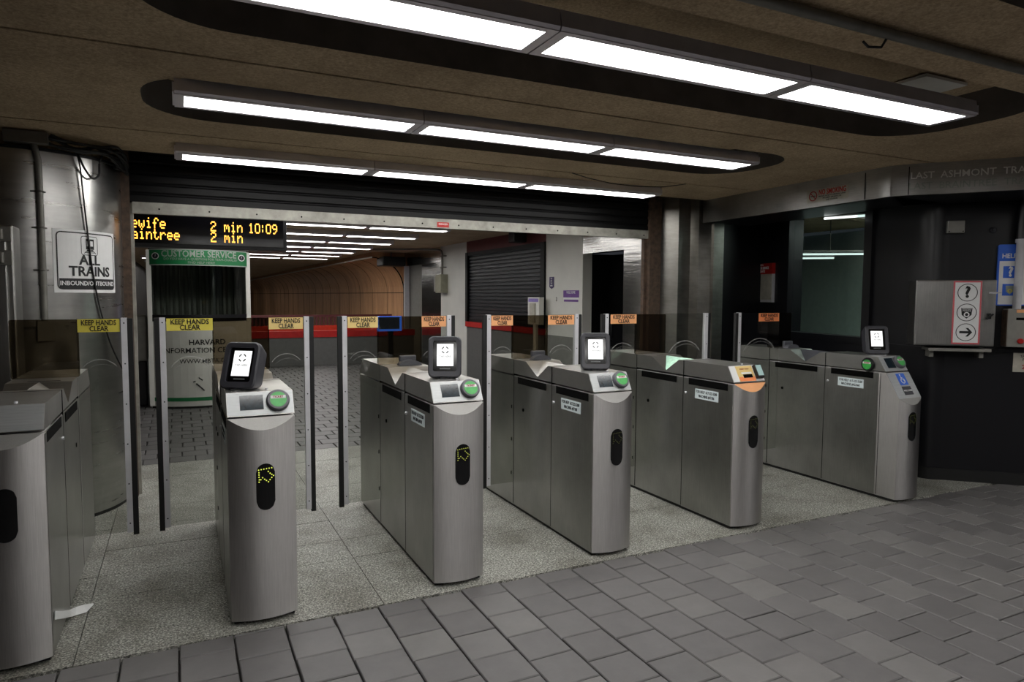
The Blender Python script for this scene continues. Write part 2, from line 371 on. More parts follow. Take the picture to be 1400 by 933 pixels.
# ------------------------------------------------------------------ ceiling
CZ = 2.57
def coffer_ceiling():
    mb = MB(); lin_ = MB()
    X0, X1 = -4.5, 9.0
    def sheet(y0, y1):
        mb.add([(X0,y0,CZ),(X1,y0,CZ),(X1,y1,CZ),(X0,y1,CZ)], [(0,1,2,3)])
        mb.add([(X0,y0,CZ),(X1,y0,CZ),(X1,y0,CZ+0.3),(X0,y0,CZ+0.3)], [(0,1,2,3)])
        mb.add([(X0,y1,CZ),(X1,y1,CZ),(X1,y1,CZ+0.3),(X0,y1,CZ+0.3)], [(0,1,2,3)])
    def holed(y0, y1, hx0, hx1, hy0, hy1, r):
        outer = [Vector((X0,y0,0)), Vector((X1,y0,0)), Vector((X1,y1,0)), Vector((X0,y1,0))]
        hole = [Vector((p[0], p[1], 0)) for p in rrect(hx0, hx1, hy0, hy1, r, 10)]
        pts = outer + hole
        tris = tessellate_polygon([outer, hole[::-1]])
        al = outer + hole[::-1]
        mb.add([(p.x, p.y, CZ) for p in al], [tuple(t) for t in tris])
        for yy in (y0, y1):
            mb.add([(X0,yy,CZ),(X1,yy,CZ),(X1,yy,CZ+0.3),(X0,yy,CZ+0.3)], [(0,1,2,3)])
        n = len(hole); D = 0.19
        vs = [(p.x, p.y, CZ) for p in hole] + [(p.x, p.y, CZ+D) for p in hole]
        lin_.add(vs, [(i, (i+1) % n, n+(i+1) % n, n+i) for i in range(n)], True)
        mb.add(vs, [tuple(range(n, 2*n))])
    S = 0.011
    sheet(-6, -1.27-S)
    holed(-1.27+S, 0.25-S, -0.15, 4.2, -1.06, -0.1, 0.36)
    holed(0.25+S, 1.77-S, -0.15, 4.2, 0.46, 1.42, 0.36)
    holed(1.77+S, 3.27-S, -0.14, 4.22, 1.98, 2.93, 0.36)
    holed(3.27+S, 4.9-S, -0.15, 4.17, 3.60, 4.46, 0.36)
    sheet(4.9+S, 5.62)
    mb.box(X0, X1, 5.62, 6.05, 2.76, 2.86)
    mb.box(X0, X1, 6.05, 62, CZ, CZ+0.05); mb.box(X0, X1, 6.06, 6.15, CZ-0.02, 2.9)
    mb.box(X0, X1, -6, 6.1, CZ+0.3, CZ+0.35)
    struct(mb.build('ceiling', 'concrete')); struct(lin_.build('ceiling', 'coffer'))
coffer_ceiling()
# enclosing walls that the photo only shows as reflections
struct(MB().box(-4.5, 9, -5.6, -5.5, 0, 2.9).build('wall_back', 'darkwall'))
struct(MB().box(-4.1, -4.0, -5.5, 6.0, 0, 2.9).build('wall_left', 'darkwall'))
struct(MB().box(-4.0, -0.45, 5.98, 6.15, 0, 2.9).build('wall_front', 'darkwall'))
struct(MB().box(-1.3, -1.2, 6.15, 62, 0, 2.6).build('wall_left', 'darkwall'))
struct(MB().box(-1.3, 5.2, 61.0, 61.2, 0, 2.6).build('wall_far', 'darkwall'))

# ------------------------------------------------------------------ right-hand black wall, window, header
def strip(pts, z0, z1, th, name, mat, parent=None, cap=True):
    """thick wall following a plan polyline, thickness th to the left of travel"""
    P = [Vector((p[0], p[1])) for p in pts]; n = len(P); out = []
    for i in range(n):
        t = (P[min(i+1, n-1)] - P[max(i-1, 0)]).normalized(); out.append(P[i] + Vector((-t.y, t.x))*th)
    mb = MB(); vs = []
    for a, b in zip(P, out): vs += [(a.x,a.y,z0),(b.x,b.y,z0),(b.x,b.y,z1),(a.x,a.y,z1)]
    fs = []
    for i in range(n-1):
        for q in range(4): fs.append((i*4+q, i*4+(q+1) % 4, (i+1)*4+(q+1) % 4, (i+1)*4+q))
    sm = mb.add(vs, fs, True); mb.add(vs, [(0,1,2,3), ((n-1)*4,(n-1)*4+1,(n-1)*4+2,(n-1)*4+3)])
    o = mb.build(name, mat, parent)
    md = o.modifiers.new('edges', 'EDGE_SPLIT'); md.split_angle = math.radians(40)
    return o
def catmull(pts, k=6):
    P = [Vector(p) for p in pts]; out = []
    for i in range(len(P)-1):
        a, b, c, d = P[max(i-1, 0)], P[i], P[i+1], P[min(i+2, len(P)-1)]
        for j in range(k):
            t = j/k; out.append(0.5*((2*b) + (c-a)*t + (2*a-5*b+4*c-d)*t*t + (3*b-a-3*c+d)*t**3))
    out.append(P[-1]); return [tuple(p) for p in out]
WA = (6.42, 6.62); W1 = (6.139, 5.463); W2 = (5.866, 4.335)
wall_far_part = [(6.42, 6.62), (6.139, 5.463)]
wall_near_part = [(5.866, 4.335)] + catmull([(5.76, 3.9), (5.712, 3.70), (5.73, 3.585), (5.80, 3.52)], 5) + [(6.26, 3.10), (6.9, 2.51), (8.6, 0.95)]
wall_bend, wall_side = wall_near_part[:-3], wall_near_part[-4:]
struct(strip(wall_far_part, 0, CZ, 0.15, 'wall_right', 'blackwall'))
struct(strip(wall_bend, 0, CZ, 0.15, 'wall_right', 'blackwall')); struct(strip(wall_side, 0, CZ, 0.15, 'wall_right', 'blackwall'))
struct(strip([W1, W2], 0, 1.12, 0.15, 'wall_right', 'blackwall'))
struct(strip(wall_far_part[:1] + [W1, W2] + wall_near_part[1:], 0.0, 0.10, -0.012, 'baseboard_right', 'rubber'))
struct(strip(wall_far_part[:1] + [W1, W2] + wall_near_part[1:], 1.105, 1.135, -0.02, 'trim_1', 'blackframe'))
# window: frame and pane, a dim office behind it
ang_w = math.atan2(W2[1]-W1[1], W2[0]-W1[0]); Lw = math.hypot(W2[0]-W1[0], W2[1]-W1[1])
win = bpy.data.objects.new('window_1', None); COL.objects.link(win); win.location = (W1[0], W1[1], 0); win.rotation_euler = (0, 0, ang_w); struct(win)
fr = MB()
fr.box(-0.10, 0.0, -0.03, 0.12, 1.12, CZ); fr.box(Lw, Lw+0.10, -0.03, 0.12, 1.12, CZ); fr.box(0, Lw, -0.03, 0.12, 1.12, 1.17); fr.box(0, Lw, -0.03, 0.12, 2.5, CZ)
fr.build('window_frame', 'blackframe', win)
MB().box(0, Lw, 0.03, 0.042, 1.17, 2.5).build('pane', 'glass_window', win)
M['tube'] = emit('reflection_tube_glow', (0.93, 1.0, 0.98), 1.5); M['added_office_diffuser'] = diffuser('added_office_diffuser', 45.0); M['officewall'] = plain('greenish_office_wall', (182, 198, 190), 0.6, vary=0.06)
for k, (a, b) in enumerate((((6.672, 5.92, 2.067), (7.538, 5.496, 2.077)), ((7.24, 6.422, 2.059), (7.731, 6.181, 2.067)), ((5.66, 4.649, 2.316), (6.095, 4.438, 2.354)))):  # added tubes stand in for ceiling lights reflected in the pane
    lt = thing('reflection_tube', '%s added tube standing in for a light reflected in the dark window' % ('upper', 'middle', 'lower')[(1, 2, 0)[k]], 'light', a)
    d_ = Vector(b)-Vector(a); MB().tube([(0, 0, 0), tuple(d_)], 0.011, 8).build('tube', 'tube', lt); MB().tube([(0, 0, 0.03), tuple(d_+Vector((0, 0, 0.03)))], 0.02, 8).build('housing', 'greywall', lt)
    for q in (0.1, 0.9): p_ = d_*q; MB().tube([(p_.x, p_.y, p_.z+0.05), (p_.x, p_.y, CZ-a[2])], 0.006, 6).build('hanger', 'zinc', lt)
struct(strip([(9.6, 9.5), (8.9, 2.2)], 0, CZ, 0.1, 'wall_far', 'officewall'))
# stainless header running along the top of the right wall and curving away
hdr_pts = [(5.035, 5.66), (5.02, 5.2), (5.0, 4.4), (4.98, 3.75)] + catmull([(4.975, 3.5), (5.06, 3.36), (5.24, 3.16), (5.5, 2.83), (5.95, 2.38), (6.8, 1.75), (7.9, 1.0)], 5)
struct(strip(hdr_pts, 2.335, CZ, 0.06, 'trim_2', 'steel_header'))
struct(strip([(a[0]+0.02, a[1]) for a in hdr_pts], 2.335, 2.345, 0.62, 'trim_3', 'blackframe'))
# stainless pilaster between shutter and header
struct(MB().prism([(4.70, 5.95), (4.83, 5.80), (4.99, 5.80), (5.02, 5.70), (5.16, 5.66), (5.16, 5.62), (5.30, 5.62), (5.42, 5.75), (5.42, 6.1), (4.70, 6.1)], 'z', 0, 2.8).build('trim_4', 'steel_pilaster'))
struct(MB().box(5.42, 6.6, 5.98, 6.12, 0, 2.8).build('wall_front', 'blackwall'))

# lettering on the header: flat pieces mapped along the curved front
def polymap(pts, off):
    P = [Vector(p) for p in pts]; L = [0]
    for i in range(len(P)-1): L.append(L[-1]+(P[i+1]-P[i]).length)
    def at(s):
        for i in range(len(P)-1):
            if s <= L[i+1] or i == len(P)-2:
                t = (P[i+1]-P[i]).normalized(); p = P[i]+t*(s-L[i]); return p, Vector((t.y, -t.x))*1.0
    def fn(x, y, z):
        p, nrm = at(x); q = p + nrm*(off - y); return (q.x, q.y, z)
    return fn, L
hfn, hL = polymap([(p[0], p[1]) for p in hdr_pts], 0.003)
# nominal arc positions: start of the text sits on the bend
def arc_at(px, py):
    best = None
    for i in range(len(hdr_pts)-1):
        a, b = Vector(hdr_pts[i]), Vector(hdr_pts[i+1]); t = max(0, min(1, (Vector((px, py))-a).dot(b-a)/(b-a).length_squared))
        d = (a+(b-a)*t-Vector((px, py))).length
        if best is None or d < best[0]: best = (d, hL[i]+t*(b-a).length)
    return best[1]
s0 = arc_at(5.078, 3.372)
for q_ in (arc_at(4.98, 3.712), arc_at(5.05, 3.372)-0.02):
    struct(MB().box(q_-0.003, q_+0.003, -0.0012, 0.0, 2.338, CZ-0.02).map(hfn).build('trim_2', 'slot'))
struct(text('LAST  ASHMONT  TRAIN', 0.072, 'pale_ink', None, (s0-0.03, 0, 2.478), 'trim_5', hfn, align='LEFT', bold=0.0005))
struct(text('LAST  BRAINTREE  TRAIN', 0.072, 'silver_ink', None, (s0-0.04, 0, 2.398), 'trim_5', hfn, align='LEFT', bold=0.0005))
# no-smoking sticker on the header
sa = arc_at(4.995, 4.287); sb = arc_at(4.983, 3.863)
t = thing('no_smoking_sign', 'clear no smoking sticker with red letters on the stainless header', 'sign')
MB().box(sa, sb, -0.001, 0.0, 2.375, 2.485).map(hfn).build('backing', 'papergrey', t)
text('NO SMOKING', 0.062, 'red', t, (sa+0.262, -0.002, 2.452), fn=hfn, bold=0.0015, sx=0.70)
for k, l in enumerate(('MASSACHUSETTS GENERAL LAWS', 'PROHIBIT SMOKING IN', 'THIS STATION')):
    text(l, 0.018, 'navy_ink', t, (sa+0.26, -0.002, 2.42-0.018*k), fn=hfn)
MB().ring((sa+0.065, 2.43), 0.034, 0.043, -0.003, -0.001).map(hfn).build('prohibition_ring', 'red_ink', t)
mb = MB(); mb.add([(sa+0.036, -0.003, 2.452), (sa+0.042, -0.003, 2.458), (sa+0.094, -0.003, 2.408), (sa+0.088, -0.003, 2.402)], [(0,1,2,3)]); mb.map(hfn).build('prohibition_bar', 'red_ink', t)
MB().box(sa+0.04, sa+0.09, -0.0028, -0.0015, 2.426, 2.433).map(hfn).build('cigarette', 'black_ink', t)

# ------------------------------------------------------------------ ceiling lights
def ceiling_light(x0, x1, y0, zb, label, dm, group, cap_l=False, cap_r=False, dep=0.27):
    L = x1-x0; t = thing('ceiling_light', label, 'light', (x0, y0, zb), 0, group); H = 0.075
    b = MB(); g_ = 0.003
    b.prism([(0.008, 0), (0, 0.012), (0.012, H), (dep-0.012, H), (dep, 0.012), (dep-0.008, 0)], 'x', g_, L-g_)
    b.build('housing', 'fixture', t)
    f = MB()
    e = 0.045; s = 0.038
    f.box(g_, e, 0.008, dep-0.008, -0.004, 0.0); f.box(L-e, L-g_, 0.008, dep-0.008, -0.004, 0.0)
    f.box(e, L-e, 0.008, s, -0.004, 0.0); f.box(e, L-e, dep-s, dep-0.008, -0.004, 0.0)
    f.build('frame', 'fixture', t)
    MB().box(e, L-e, s, dep-s, -0.002, -0.0005).build('diffuser', dm, t)
    if cap_l: MB().box(-0.006, g_, 0.004, dep-0.004, 0.004, 0.05).build('end_cap', 'fixture', t)
    if cap_r: MB().box(L-g_, L+0.006, 0.004, dep-0.004, 0.004, 0.05).build('end_cap', 'fixture', t)
    return t
def hangers(x0, x1, y, z0, z1):
    pass
pos = ['left', 'middle', 'right']
rows = [(2.16, 2.5, [0.0, 1.25, 2.52, 3.75], 'nearest ceiling row', 'the nearest row of lights'),
        (3.64, 2.5, [0.0, 1.24, 2.5, 3.75], 'second ceiling row', 'the second row of lights'),
        (5.155, 2.5, [0.0, 1.36, 2.72, 4.085], 'row closest to the rolled up shutter', 'the row of lights by the shutter')]
for y0, zb, xs, lab, grp in rows:
    for k in range(3):
        ceiling_light(xs[k], xs[k+1], y0, zb, '%s fluorescent light of the three in the %s' % (pos[k], lab), 'diffuser', grp, k == 0, k == 2)
for x0, y0 in ((5.3, 1.05), (6.55, 1.05), (5.3, -0.4), (6.55, -0.4), (5.3, -1.8), (6.55, -1.8)):  # unseen fixtures added to brighten the header and the right wall
    ceiling_light(x0, x0+1.25, y0, 2.49, 'added unseen ceiling light beyond the right edge of the view', 'diffuser', 'added lights in the corridor at right')
for y0 in (0.66, -0.84):  # unseen rows added to brighten the gates from the front
    for k in range(3):
        ceiling_light(k*1.25, (k+1)*1.25, y0, 2.5, 'added unseen ceiling light behind the viewer', 'diffuser', 'added lights behind the viewer')
for r_, y0 in enumerate((6.62, 8.1, 9.45, 10.95, 12.42, 13.93, 15.45, 16.95, 18.45)):
    for k in range(3):
        ceiling_light(k*1.21, (k+1)*1.21, y0, 2.5, '%s fluorescent light in hall row %s beyond the shutter' % (pos[k], ['one', 'two', 'three', 'four', 'five', 'six', 'seven', 'eight', 'nine'][r_]), 'diffuser_hall', 'fluorescent lights in the hall')
for x0, y0 in ((-0.9, 20.5), (0.3, 20.5), (-0.9, 23), (0.3, 23), (-0.9, 26), (0.3, 26), (-0.9, 29.5), (0.3, 29.5), (-0.9, 34), (0.3, 34), (1.5, 34), (0.3, 39), (1.5, 39), (0.3, 45), (1.5, 45), (1.5, 52)):  # unseen lights added to brighten the brown vault
    ceiling_light(x0, x0+1.2, y0, 2.5, 'added unseen fluorescent light far down the hall behind the booth', 'diffuser_hall', 'added lights far down the hall')
for q in range(2): ceiling_light(6.5+q*1.3, 7.7+q*1.3, 4.75-0.4*(1-q), 2.45, 'added unseen office ceiling light behind the black wall', 'added_office_diffuser', 'added office lights behind the black wall')  # unseen lights added to brighten what shows through the window
# conduit along the near ceiling with its little hook
t = thing('ceiling_conduit', 'grey conduit running along the concrete ceiling nearest the viewer', 'pipe', (0, 1.74, 2.545))
MB().tube([(-3.9, 0, 0), (8.4, 0, 0)], 0.02, 10).build('pipe', 'zinc', t)
MB().tube([(2.42, 0.0, -0.02), (2.42, 0.02, -0.045), (2.36, 0.03, -0.05), (2.33, 0.03, -0.035)], 0.005, 6).build('hook', 'cable', t)
t = tag(MB().box(3.62, 3.98, 2.36, 2.56, CZ+0.165, CZ+0.18).build('access_plate', 'white'), 'pale access plate inside the coffer at the right end of the nearest lights', 'plate')
t = tag(MB().tube([(2.95, 4.9, CZ-0.002), (3.1, 4.9, CZ-0.03), (3.35, 4.9, CZ-0.058), (3.65, 4.9, CZ-0.062), (3.9, 4.9, CZ-0.045), (4.1, 4.9, CZ-0.01), (4.15, 4.9, CZ)], 0.004, 6).build('loose_wire', 'cable'), 'loose black wire sagging from the ceiling seam', 'wire')

# ------------------------------------------------------------------ roller shutter across the opening
t = thing('roller_shutter', 'black roller shutter rolled up over the fare gates with worn bar', 'shutter', (0, 5.9, 0))
mb = MB(); z = 2.235; pts = []
while z < 2.78:
    pts += [(0.0, z), (-0.012, z+0.012), (-0.012, z+0.058), (0.0, z+0.07)]; z += 0.075
prof = pts + [(0.03, z), (0.03, 2.235)]
mb.prism(prof, 'x', -0.34, 4.60).build('curtain', 'shutter', t)
bb = MB().prism([(-0.02, 0), (-0.02, 0.085), (0.035, 0.085), (0.035, 0)], 'x', -0.30, 4.60)
bb.map(lambda x, y, z: (x, y, z + 2.157 + (x+0.3)/4.9*0.006)); bo = bb.build('bottom_bar', 'bar', t)
rv = MB()
for k in range(14): rv.disc((-0.12+k*0.35, -0.02, 2.195), 0.007, 0.004, 'y', 8)
rv.build('rivets', 'slot', bo)
s_ = MB().box(2.12, 2.235, -0.022, -0.0195, 2.17, 2.215).build('sticker', 'red', bo)
text('DANGER', 0.022, 'white_ink', bo, (2.178, -0.024, 2.197), name='sticker_lettering')
for a, b_ in ((-0.375, -0.315), (4.49, 4.64)):
    gd = MB(); gd.prism([(a, -0.05), (b_, -0.05), (b_, 0.06), (a, 0.06)], 'z', 0, 2.76); gd.build('guide', 'rust', t)
MB().box(-0.315, -0.295, 0.0, 0.05, 0, 2.25).build('guide_strip', 'bar', t)
MB().box(4.455, 4.49, 0.0, 0.05, 0, 2.25).build('guide_strip', 'rust', t)

# ------------------------------------------------------------------ stainless column with sign, conduit, cables
CC = (-0.97, 5.86); CR = 0.6
def cylp(ang, z, r=CR):
    a = math.radians(ang); return (CC[0]+r*math.sin(a), CC[1]-r*math.cos(a), z)
t = thing('stainless_column', 'large round stainless steel clad column left of the shutter', 'column', (CC[0], CC[1], 0))
mb = MB()
n = 72
def ringz(z, r): return [(r*math.sin(2*math.pi*k/n), -r*math.cos(2*math.pi*k/n), z) for k in range(n)]
for z0, z1, r0, r1, nm, mt in ((0.0, 0.025, CR-0.006, CR-0.006, 'base_ring', 'rubber'), (0.025, 2.46, CR, CR, 'cladding', 'steel_column'), (2.46, 2.478, CR+0.012, CR+0.012, 'top_ring', 'rubber'), (2.478, CZ, CR-0.05, CR-0.05, 'concrete_core', 'concrete')):
    mb = MB(); vs = ringz(z0, r0) + ringz(z1, r1)
    mb.add(vs, [(k, (k+1) % n, n+(k+1) % n, n+k) for k in range(n)], True); mb.add(vs, [tuple(range(n))[::-1], tuple(range(n, 2*n))])
    mb.build(nm, mt, t)
def bend(x, y, z):
    """x in metres along the column surface, y = -(height above surface)"""
    return cylp(math.degrees(x/CR), z, CR - y)
a0, a1 = math.radians(23.3)*CR, math.radians(67.9)*CR; zc = 1.77
t = thing('train_sign', 'white ALL TRAINS INBOUND/OUTBOUND sign wrapped on the stainless column', 'sign')
def grid(x0, x1, z0, z1, y0, y1, nx=16):
    mb = MB()
    for k in range(nx):
        mb.box(x0+(x1-x0)*k/nx, x0+(x1-x0)*(k+1)/nx, y0, y1, z0, z1)
    return mb
grid(a0, a1, 1.555, 1.975, -0.004, -0.0005).map(bend).build('panel', 'white_sign', t)
W = a1-a0; cx = (a0+a1)/2
def outline(pts, th, y):
    mb = MB(); N = len(pts)
    for i in range(N):
        p, q = Vector(pts[i]), Vector(pts[(i+1) % N]); d = (q-p)
        if d.length < 1e-6: continue
        d.normalize(); nn = Vector((-d.y, d.x))*th/2
        k = max(1, int((q-p).length/0.03))
        for j in range(k):
            u, v = p+(q-p)*j/k, p+(q-p)*(j+1)/k
            mb.add([(u.x-nn.x, y, u.y-nn.y), (u.x+nn.x, y, u.y+nn.y), (v.x+nn.x, y, v.y+nn.y), (v.x-nn.x, y, v.y-nn.y)], [(0,1,2,3)])
    return mb
outline(rrect(a0+0.022, a1-0.018, 1.58, 1.955, 0.025), 0.008, -0.0052).map(bend).build('border', 'black_ink', t)
bar = MB(); 
for k in range(16): 
    xa, xb = a0+0.03+(W-0.055)*k/16, a0+0.03+(W-0.055)*(k+1)/16
    bar.box(xa, xb, -0.0055, -0.0045, 1.582, 1.65)
bar.map(bend).build('caption_bar', 'black_ink', t)
text('ALL', 0.092, 'black_ink', t, (cx+0.0, -0.006, 1.772), fn=bend, bold=0.0022)
text('TRAINS', 0.092, 'black_ink', t, (cx+0.01, -0.006, 1.696), fn=bend, bold=0.0022)
text('INBOUND/OUTBOUND', 0.041, 'white_ink', t, (cx+0.003, -0.0068, 1.617), fn=bend, bold=0.0006, sx=0.93)
outline(rrect(cx-0.06, cx+0.06, 1.81, 1.935, 0.015), 0.004, -0.0052).map(bend).build('pictogram_frame', 'black_ink', t)
pc = MB()
pc.box(cx-0.028, cx+0.032, -0.006, -0.005, 1.905, 1.918); pc.box(cx-0.028, cx-0.021, -0.006, -0.005, 1.85, 1.905); pc.box(cx+0.025, cx+0.032, -0.006, -0.005, 1.85, 1.905)
pc.box(cx-0.002, cx+0.004, -0.006, -0.005, 1.868, 1.905); pc.box(cx-0.028, cx+0.032, -0.006, -0.005, 1.848, 1.870); pc.box(cx-0.022, cx+0.026, -0.006, -0.005, 1.834, 1.846)
for s in (-1, 1): pc.add([(cx+0.002+s*0.02, -0.006, 1.838), (cx+0.002+s*0.027, -0.006, 1.838), (cx+0.002+s*0.047, -0.006, 1.82), (cx+0.002+s*0.04, -0.006, 1.82)], [(0,1,2,3)])
pc.box(cx-0.032, cx+0.036, -0.006, -0.005, 1.825, 1.829)
pc.map(bend).build('tram_pictogram', 'black_ink', t)
# conduit on the column
t = thing('column_conduit', 'grey conduit strapped vertically to the stainless column', 'pipe')
MB().tube([cylp(12, 2.55, CR+0.05), cylp(15, 2.5, CR+0.04), cylp(17.2, 2.4, CR+0.03), cylp(17.4, 1.9, CR+0.03), cylp(17.4, 1.37, CR+0.03)], 0.02, 10).build('pipe', 'zinc', t)
for z in (2.2, 1.97, 1.70):
    MB().tube([cylp(13.0, z, CR+0.004), cylp(15.5, z, CR+0.012), cylp(16.4, z, CR+0.045), cylp(17.4, z, CR+0.054), cylp(18.4, z, CR+0.045), cylp(19.5, z, CR+0.012), cylp(20.5, z, CR+0.004)], 0.006, 6).build('strap', 'zinc', t)
bx = MB().cbox(-0.045, 0.045, -0.05, 0.0, 1.24, 1.37, 0.004); bx.map(lambda x, y, z: bend(x+math.radians(17.6)*CR, y, z)).build('outlet_box', 'zinc', t)
# hanging cable and the tangle above the column
t = tag(MB().tube(catmull([cylp(37.5, 2.5, CR+0.03), cylp(40.1, 2.385, CR+0.02), cylp(41.8, 2.195, CR+0.015), cylp(43.6, 2.0, CR+0.012), cylp(46.2, 1.73, CR+0.012), cylp(49.3, 1.53, CR+0.012), cylp(52.3, 1.40, CR+0.012), cylp(57.3, 1.22, CR+0.02), cylp(64.1, 1.05, CR+0.04), cylp(74, 0.9, CR+0.06)], 5), 0.005, 8).build('hanging_cable', 'cable'), 'thin black cable hanging down across the ALL TRAINS sign', 'cable')
t = thing('cable_tangle', 'tangle of black cables bunched under the ceiling above the stainless column', 'cable')
random.seed(11)
MB().tube(catmull([cylp(38, 2.5, CR+0.03), cylp(41, 2.40, CR+0.035), cylp(47, 2.33, CR+0.03), cylp(52, 2.36, CR+0.03), cylp(53, 2.45, CR+0.03), cylp(58, 2.54, CR+0.03)], 6), 0.007, 8).build('cable_loop', 'cable', t)
for k in range(7):
    p = [cylp(8+k*3+random.uniform(-3, 3), 2.53+random.uniform(-0.02, 0.03), CR+0.06), cylp(25+k*2, 2.50+random.uniform(-0.03, 0.04), CR+0.07), cylp(45+k*3, 2.52+random.uniform(-0.03, 0.04), CR+0.07+random.uniform(0, .05)), cylp(62+k*4, 2.50+random.uniform(-0.06, 0.04), CR+0.04+random.uniform(0, .06)), cylp(72+k*3, 2.44+random.uniform(-0.02, 0.06), CR+0.05), cylp(60+k*2, 2.47+random.uniform(-0.04, 0.05), CR+0.05)]
    MB().tube(catmull(p, 6), 0.009, 8).build('cable_strand', 'cable', t)
MB().box(-0.95, -0.72, 5.18, 5.26, 2.49, 2.56).build('junction_box', 'zinc', t)
# stainless cabinet with hinges behind gate at far left
t = thing('wall_cabinet', 'tall stainless cabinet with two hinges standing before the column', 'cabinet', (-0.885, 5.0, 0))
MB().cbox(-0.9, 0, 0, 0.20, 0, 1.957, 0.012).build('cabinet_body', 'steel_box', t)
MB().cbox(-0.86, -0.035, -0.022, 0.0, 0.03, 1.93, 0.006).build('door', 'steel_box', t)
for z in (1.90, 1.76):
    h = MB().cbox(-0.16, -0.004, -0.034, -0.021, z-0.045, z+0.045, 0.004).build('hinge', 'zinc', t)
    MB().tube([(-0.055, -0.036, z-0.03), (-0.055, -0.036, z+0.03)], 0.014, 8).build('hinge_pin', 'zinc', h)

# ------------------------------------------------------------------ LED countdown sign
t = thing('countdown_sign', 'black hanging LED train countdown sign with amber letters', 'sign', (0, 7.0, 0))
MB().cbox(-0.62, 0.965, 0.0, 0.16, 1.975, 2.36, 0.006).build('housing', 'black_satin', t)
MB().box(-0.56, 0.93, -0.004, 0.0, 2.01, 2.32).build('display_face', 'black_gloss', t)
for x in (-0.3, 0.65): MB().tube([(x, 0.08, 2.36), (x, 0.08, CZ)], 0.015, 8).build('hanger', 'zinc', t)
DOT = {'A':['01110','10001','10001','11111','10001','10001','10001'],'B':['11110','10001','10001','11110','10001','10001','11110'],
'l':['01100','00100','00100','00100','00100','00100','01110'],'e':['00000','00000','01110','10001','11111','10000','01110'],
'w':['00000','00000','10001','10001','10101','10101','01010'],'i':['00100','00000','01100','00100','00100','00100','01110'],
'f':['00110','01001','01000','11100','01000','01000','01000'],'r':['00000','00000','10110','11001','10000','10000','10000'],
'a':['00000','00000','01110','00001','01111','10001','01111'],'n':['00000','00000','10110','11001','10001','10001','10001'],
't':['01000','01000','11100','01000','01000','01001','00110'],'m':['00000','00000','11010','10101','10101','10001','10001'],
'2':['01110','10001','00001','00110','01000','10000','11111'],'1':['00100','01100','00100','00100','00100','00100','01110'],
'0':['01110','10001','10011','10101','11001','10001','01110'],'9':['01110','10001','10001','01111','00001','00010','01100'],
':':['00000','00100','00100','00000','00100','00100','00000'],' ':['00000']*7}
DOT['0'] = ['01110','10001','10001','10001','10001','10001','01110']
def dots(s, x, ztop, pitch, zp, name):
    q = pitch*0.46
    for ch in s:
        mb = MB()
        for r_, row in enumerate(DOT[ch]):
            for c_, v in enumerate(row):
                if v == '1': 
                    X, Z = x+c_*pitch, ztop-r_*zp
                    mb.box(X-q, X+q, -0.0065, -0.004, Z-zp*0.46, Z+zp*0.46)
        x += 6*pitch
        mb.build(name, 'led', t)
dp = 0.01
dots('Alewife', -0.475, 2.232, 0.0094, 0.0136, 'led_character'); dots('Braintree', -0.475, 2.132, 0.0094, 0.0136, 'led_character')
[dots(q, x, z, 0.0095, 0.0136, 'led_character') for q, x, z in (('2', 0.285, 2.226), ('min', 0.402, 2.226), ('2', 0.285, 2.126), ('min', 0.402, 2.126), ('10', 0.618, 2.224), (':', 0.722, 2.224), ('09', 0.775, 2.224))]

# ------------------------------------------------------------------ hall beyond the shutter
HX = 4.95
def hallwall(y0, y1, z0, z1, mat, name='wall_right', x0=HX, x1=HX+0.15):
    return struct(MB().box(x0, x1, y0, y1, z0, z1).build(name, mat))
hallwall(6.05, 6.966, 0, CZ, 'steel_wavy'); hallwall(6.966, 7.915, 2.125, CZ, 'steel_wavy')
hallwall(7.915, 8.95, 0.97, CZ, 'white'); hallwall(7.915, 8.95, 0, 0.97, 'greywall'); hallwall(7.925, 8.0, 0, 2.125, 'darkvoid', x0=HX+0.15, x1=HX+1.2)
hallwall(12.08, 13.5, 0, CZ, 'white')
hallwall(8.95, 12.08, 2.36, CZ, 'dkred')
hallwall(13.5, 16.06, 2.25, CZ, 'steel_wavy'); hallwall(13.62, 14.9, 0, 2.25, 'steel_wavy', x0=HX+0.05); hallwall(14.9, 16.06, 0, 2.25, 'greywall', x0=HX+0.12)
struct(MB().box(HX+0.1, HX+1.3, 6.0, 6.05, 0, CZ).build('wall_front', 'darkvoid'))
struct(MB().box(HX+1.2, HX+1.3, 6.05, 8.0, 0, CZ).build('wall_right', 'darkvoid'))
t = MB().box(HX+0.45, HX+0.50, 6.9, 7.93, 0, 2.12).build('door_1', 'darkvoid'); struct(t)
MB().tube([(HX+0.45, 7.82, 0.95), (HX+0.41, 7.82, 0.95), (HX+0.41, 7.82, 1.2), (HX+0.45, 7.82, 1.2)], 0.012, 8).build('door_handle', 'blackframe', t)
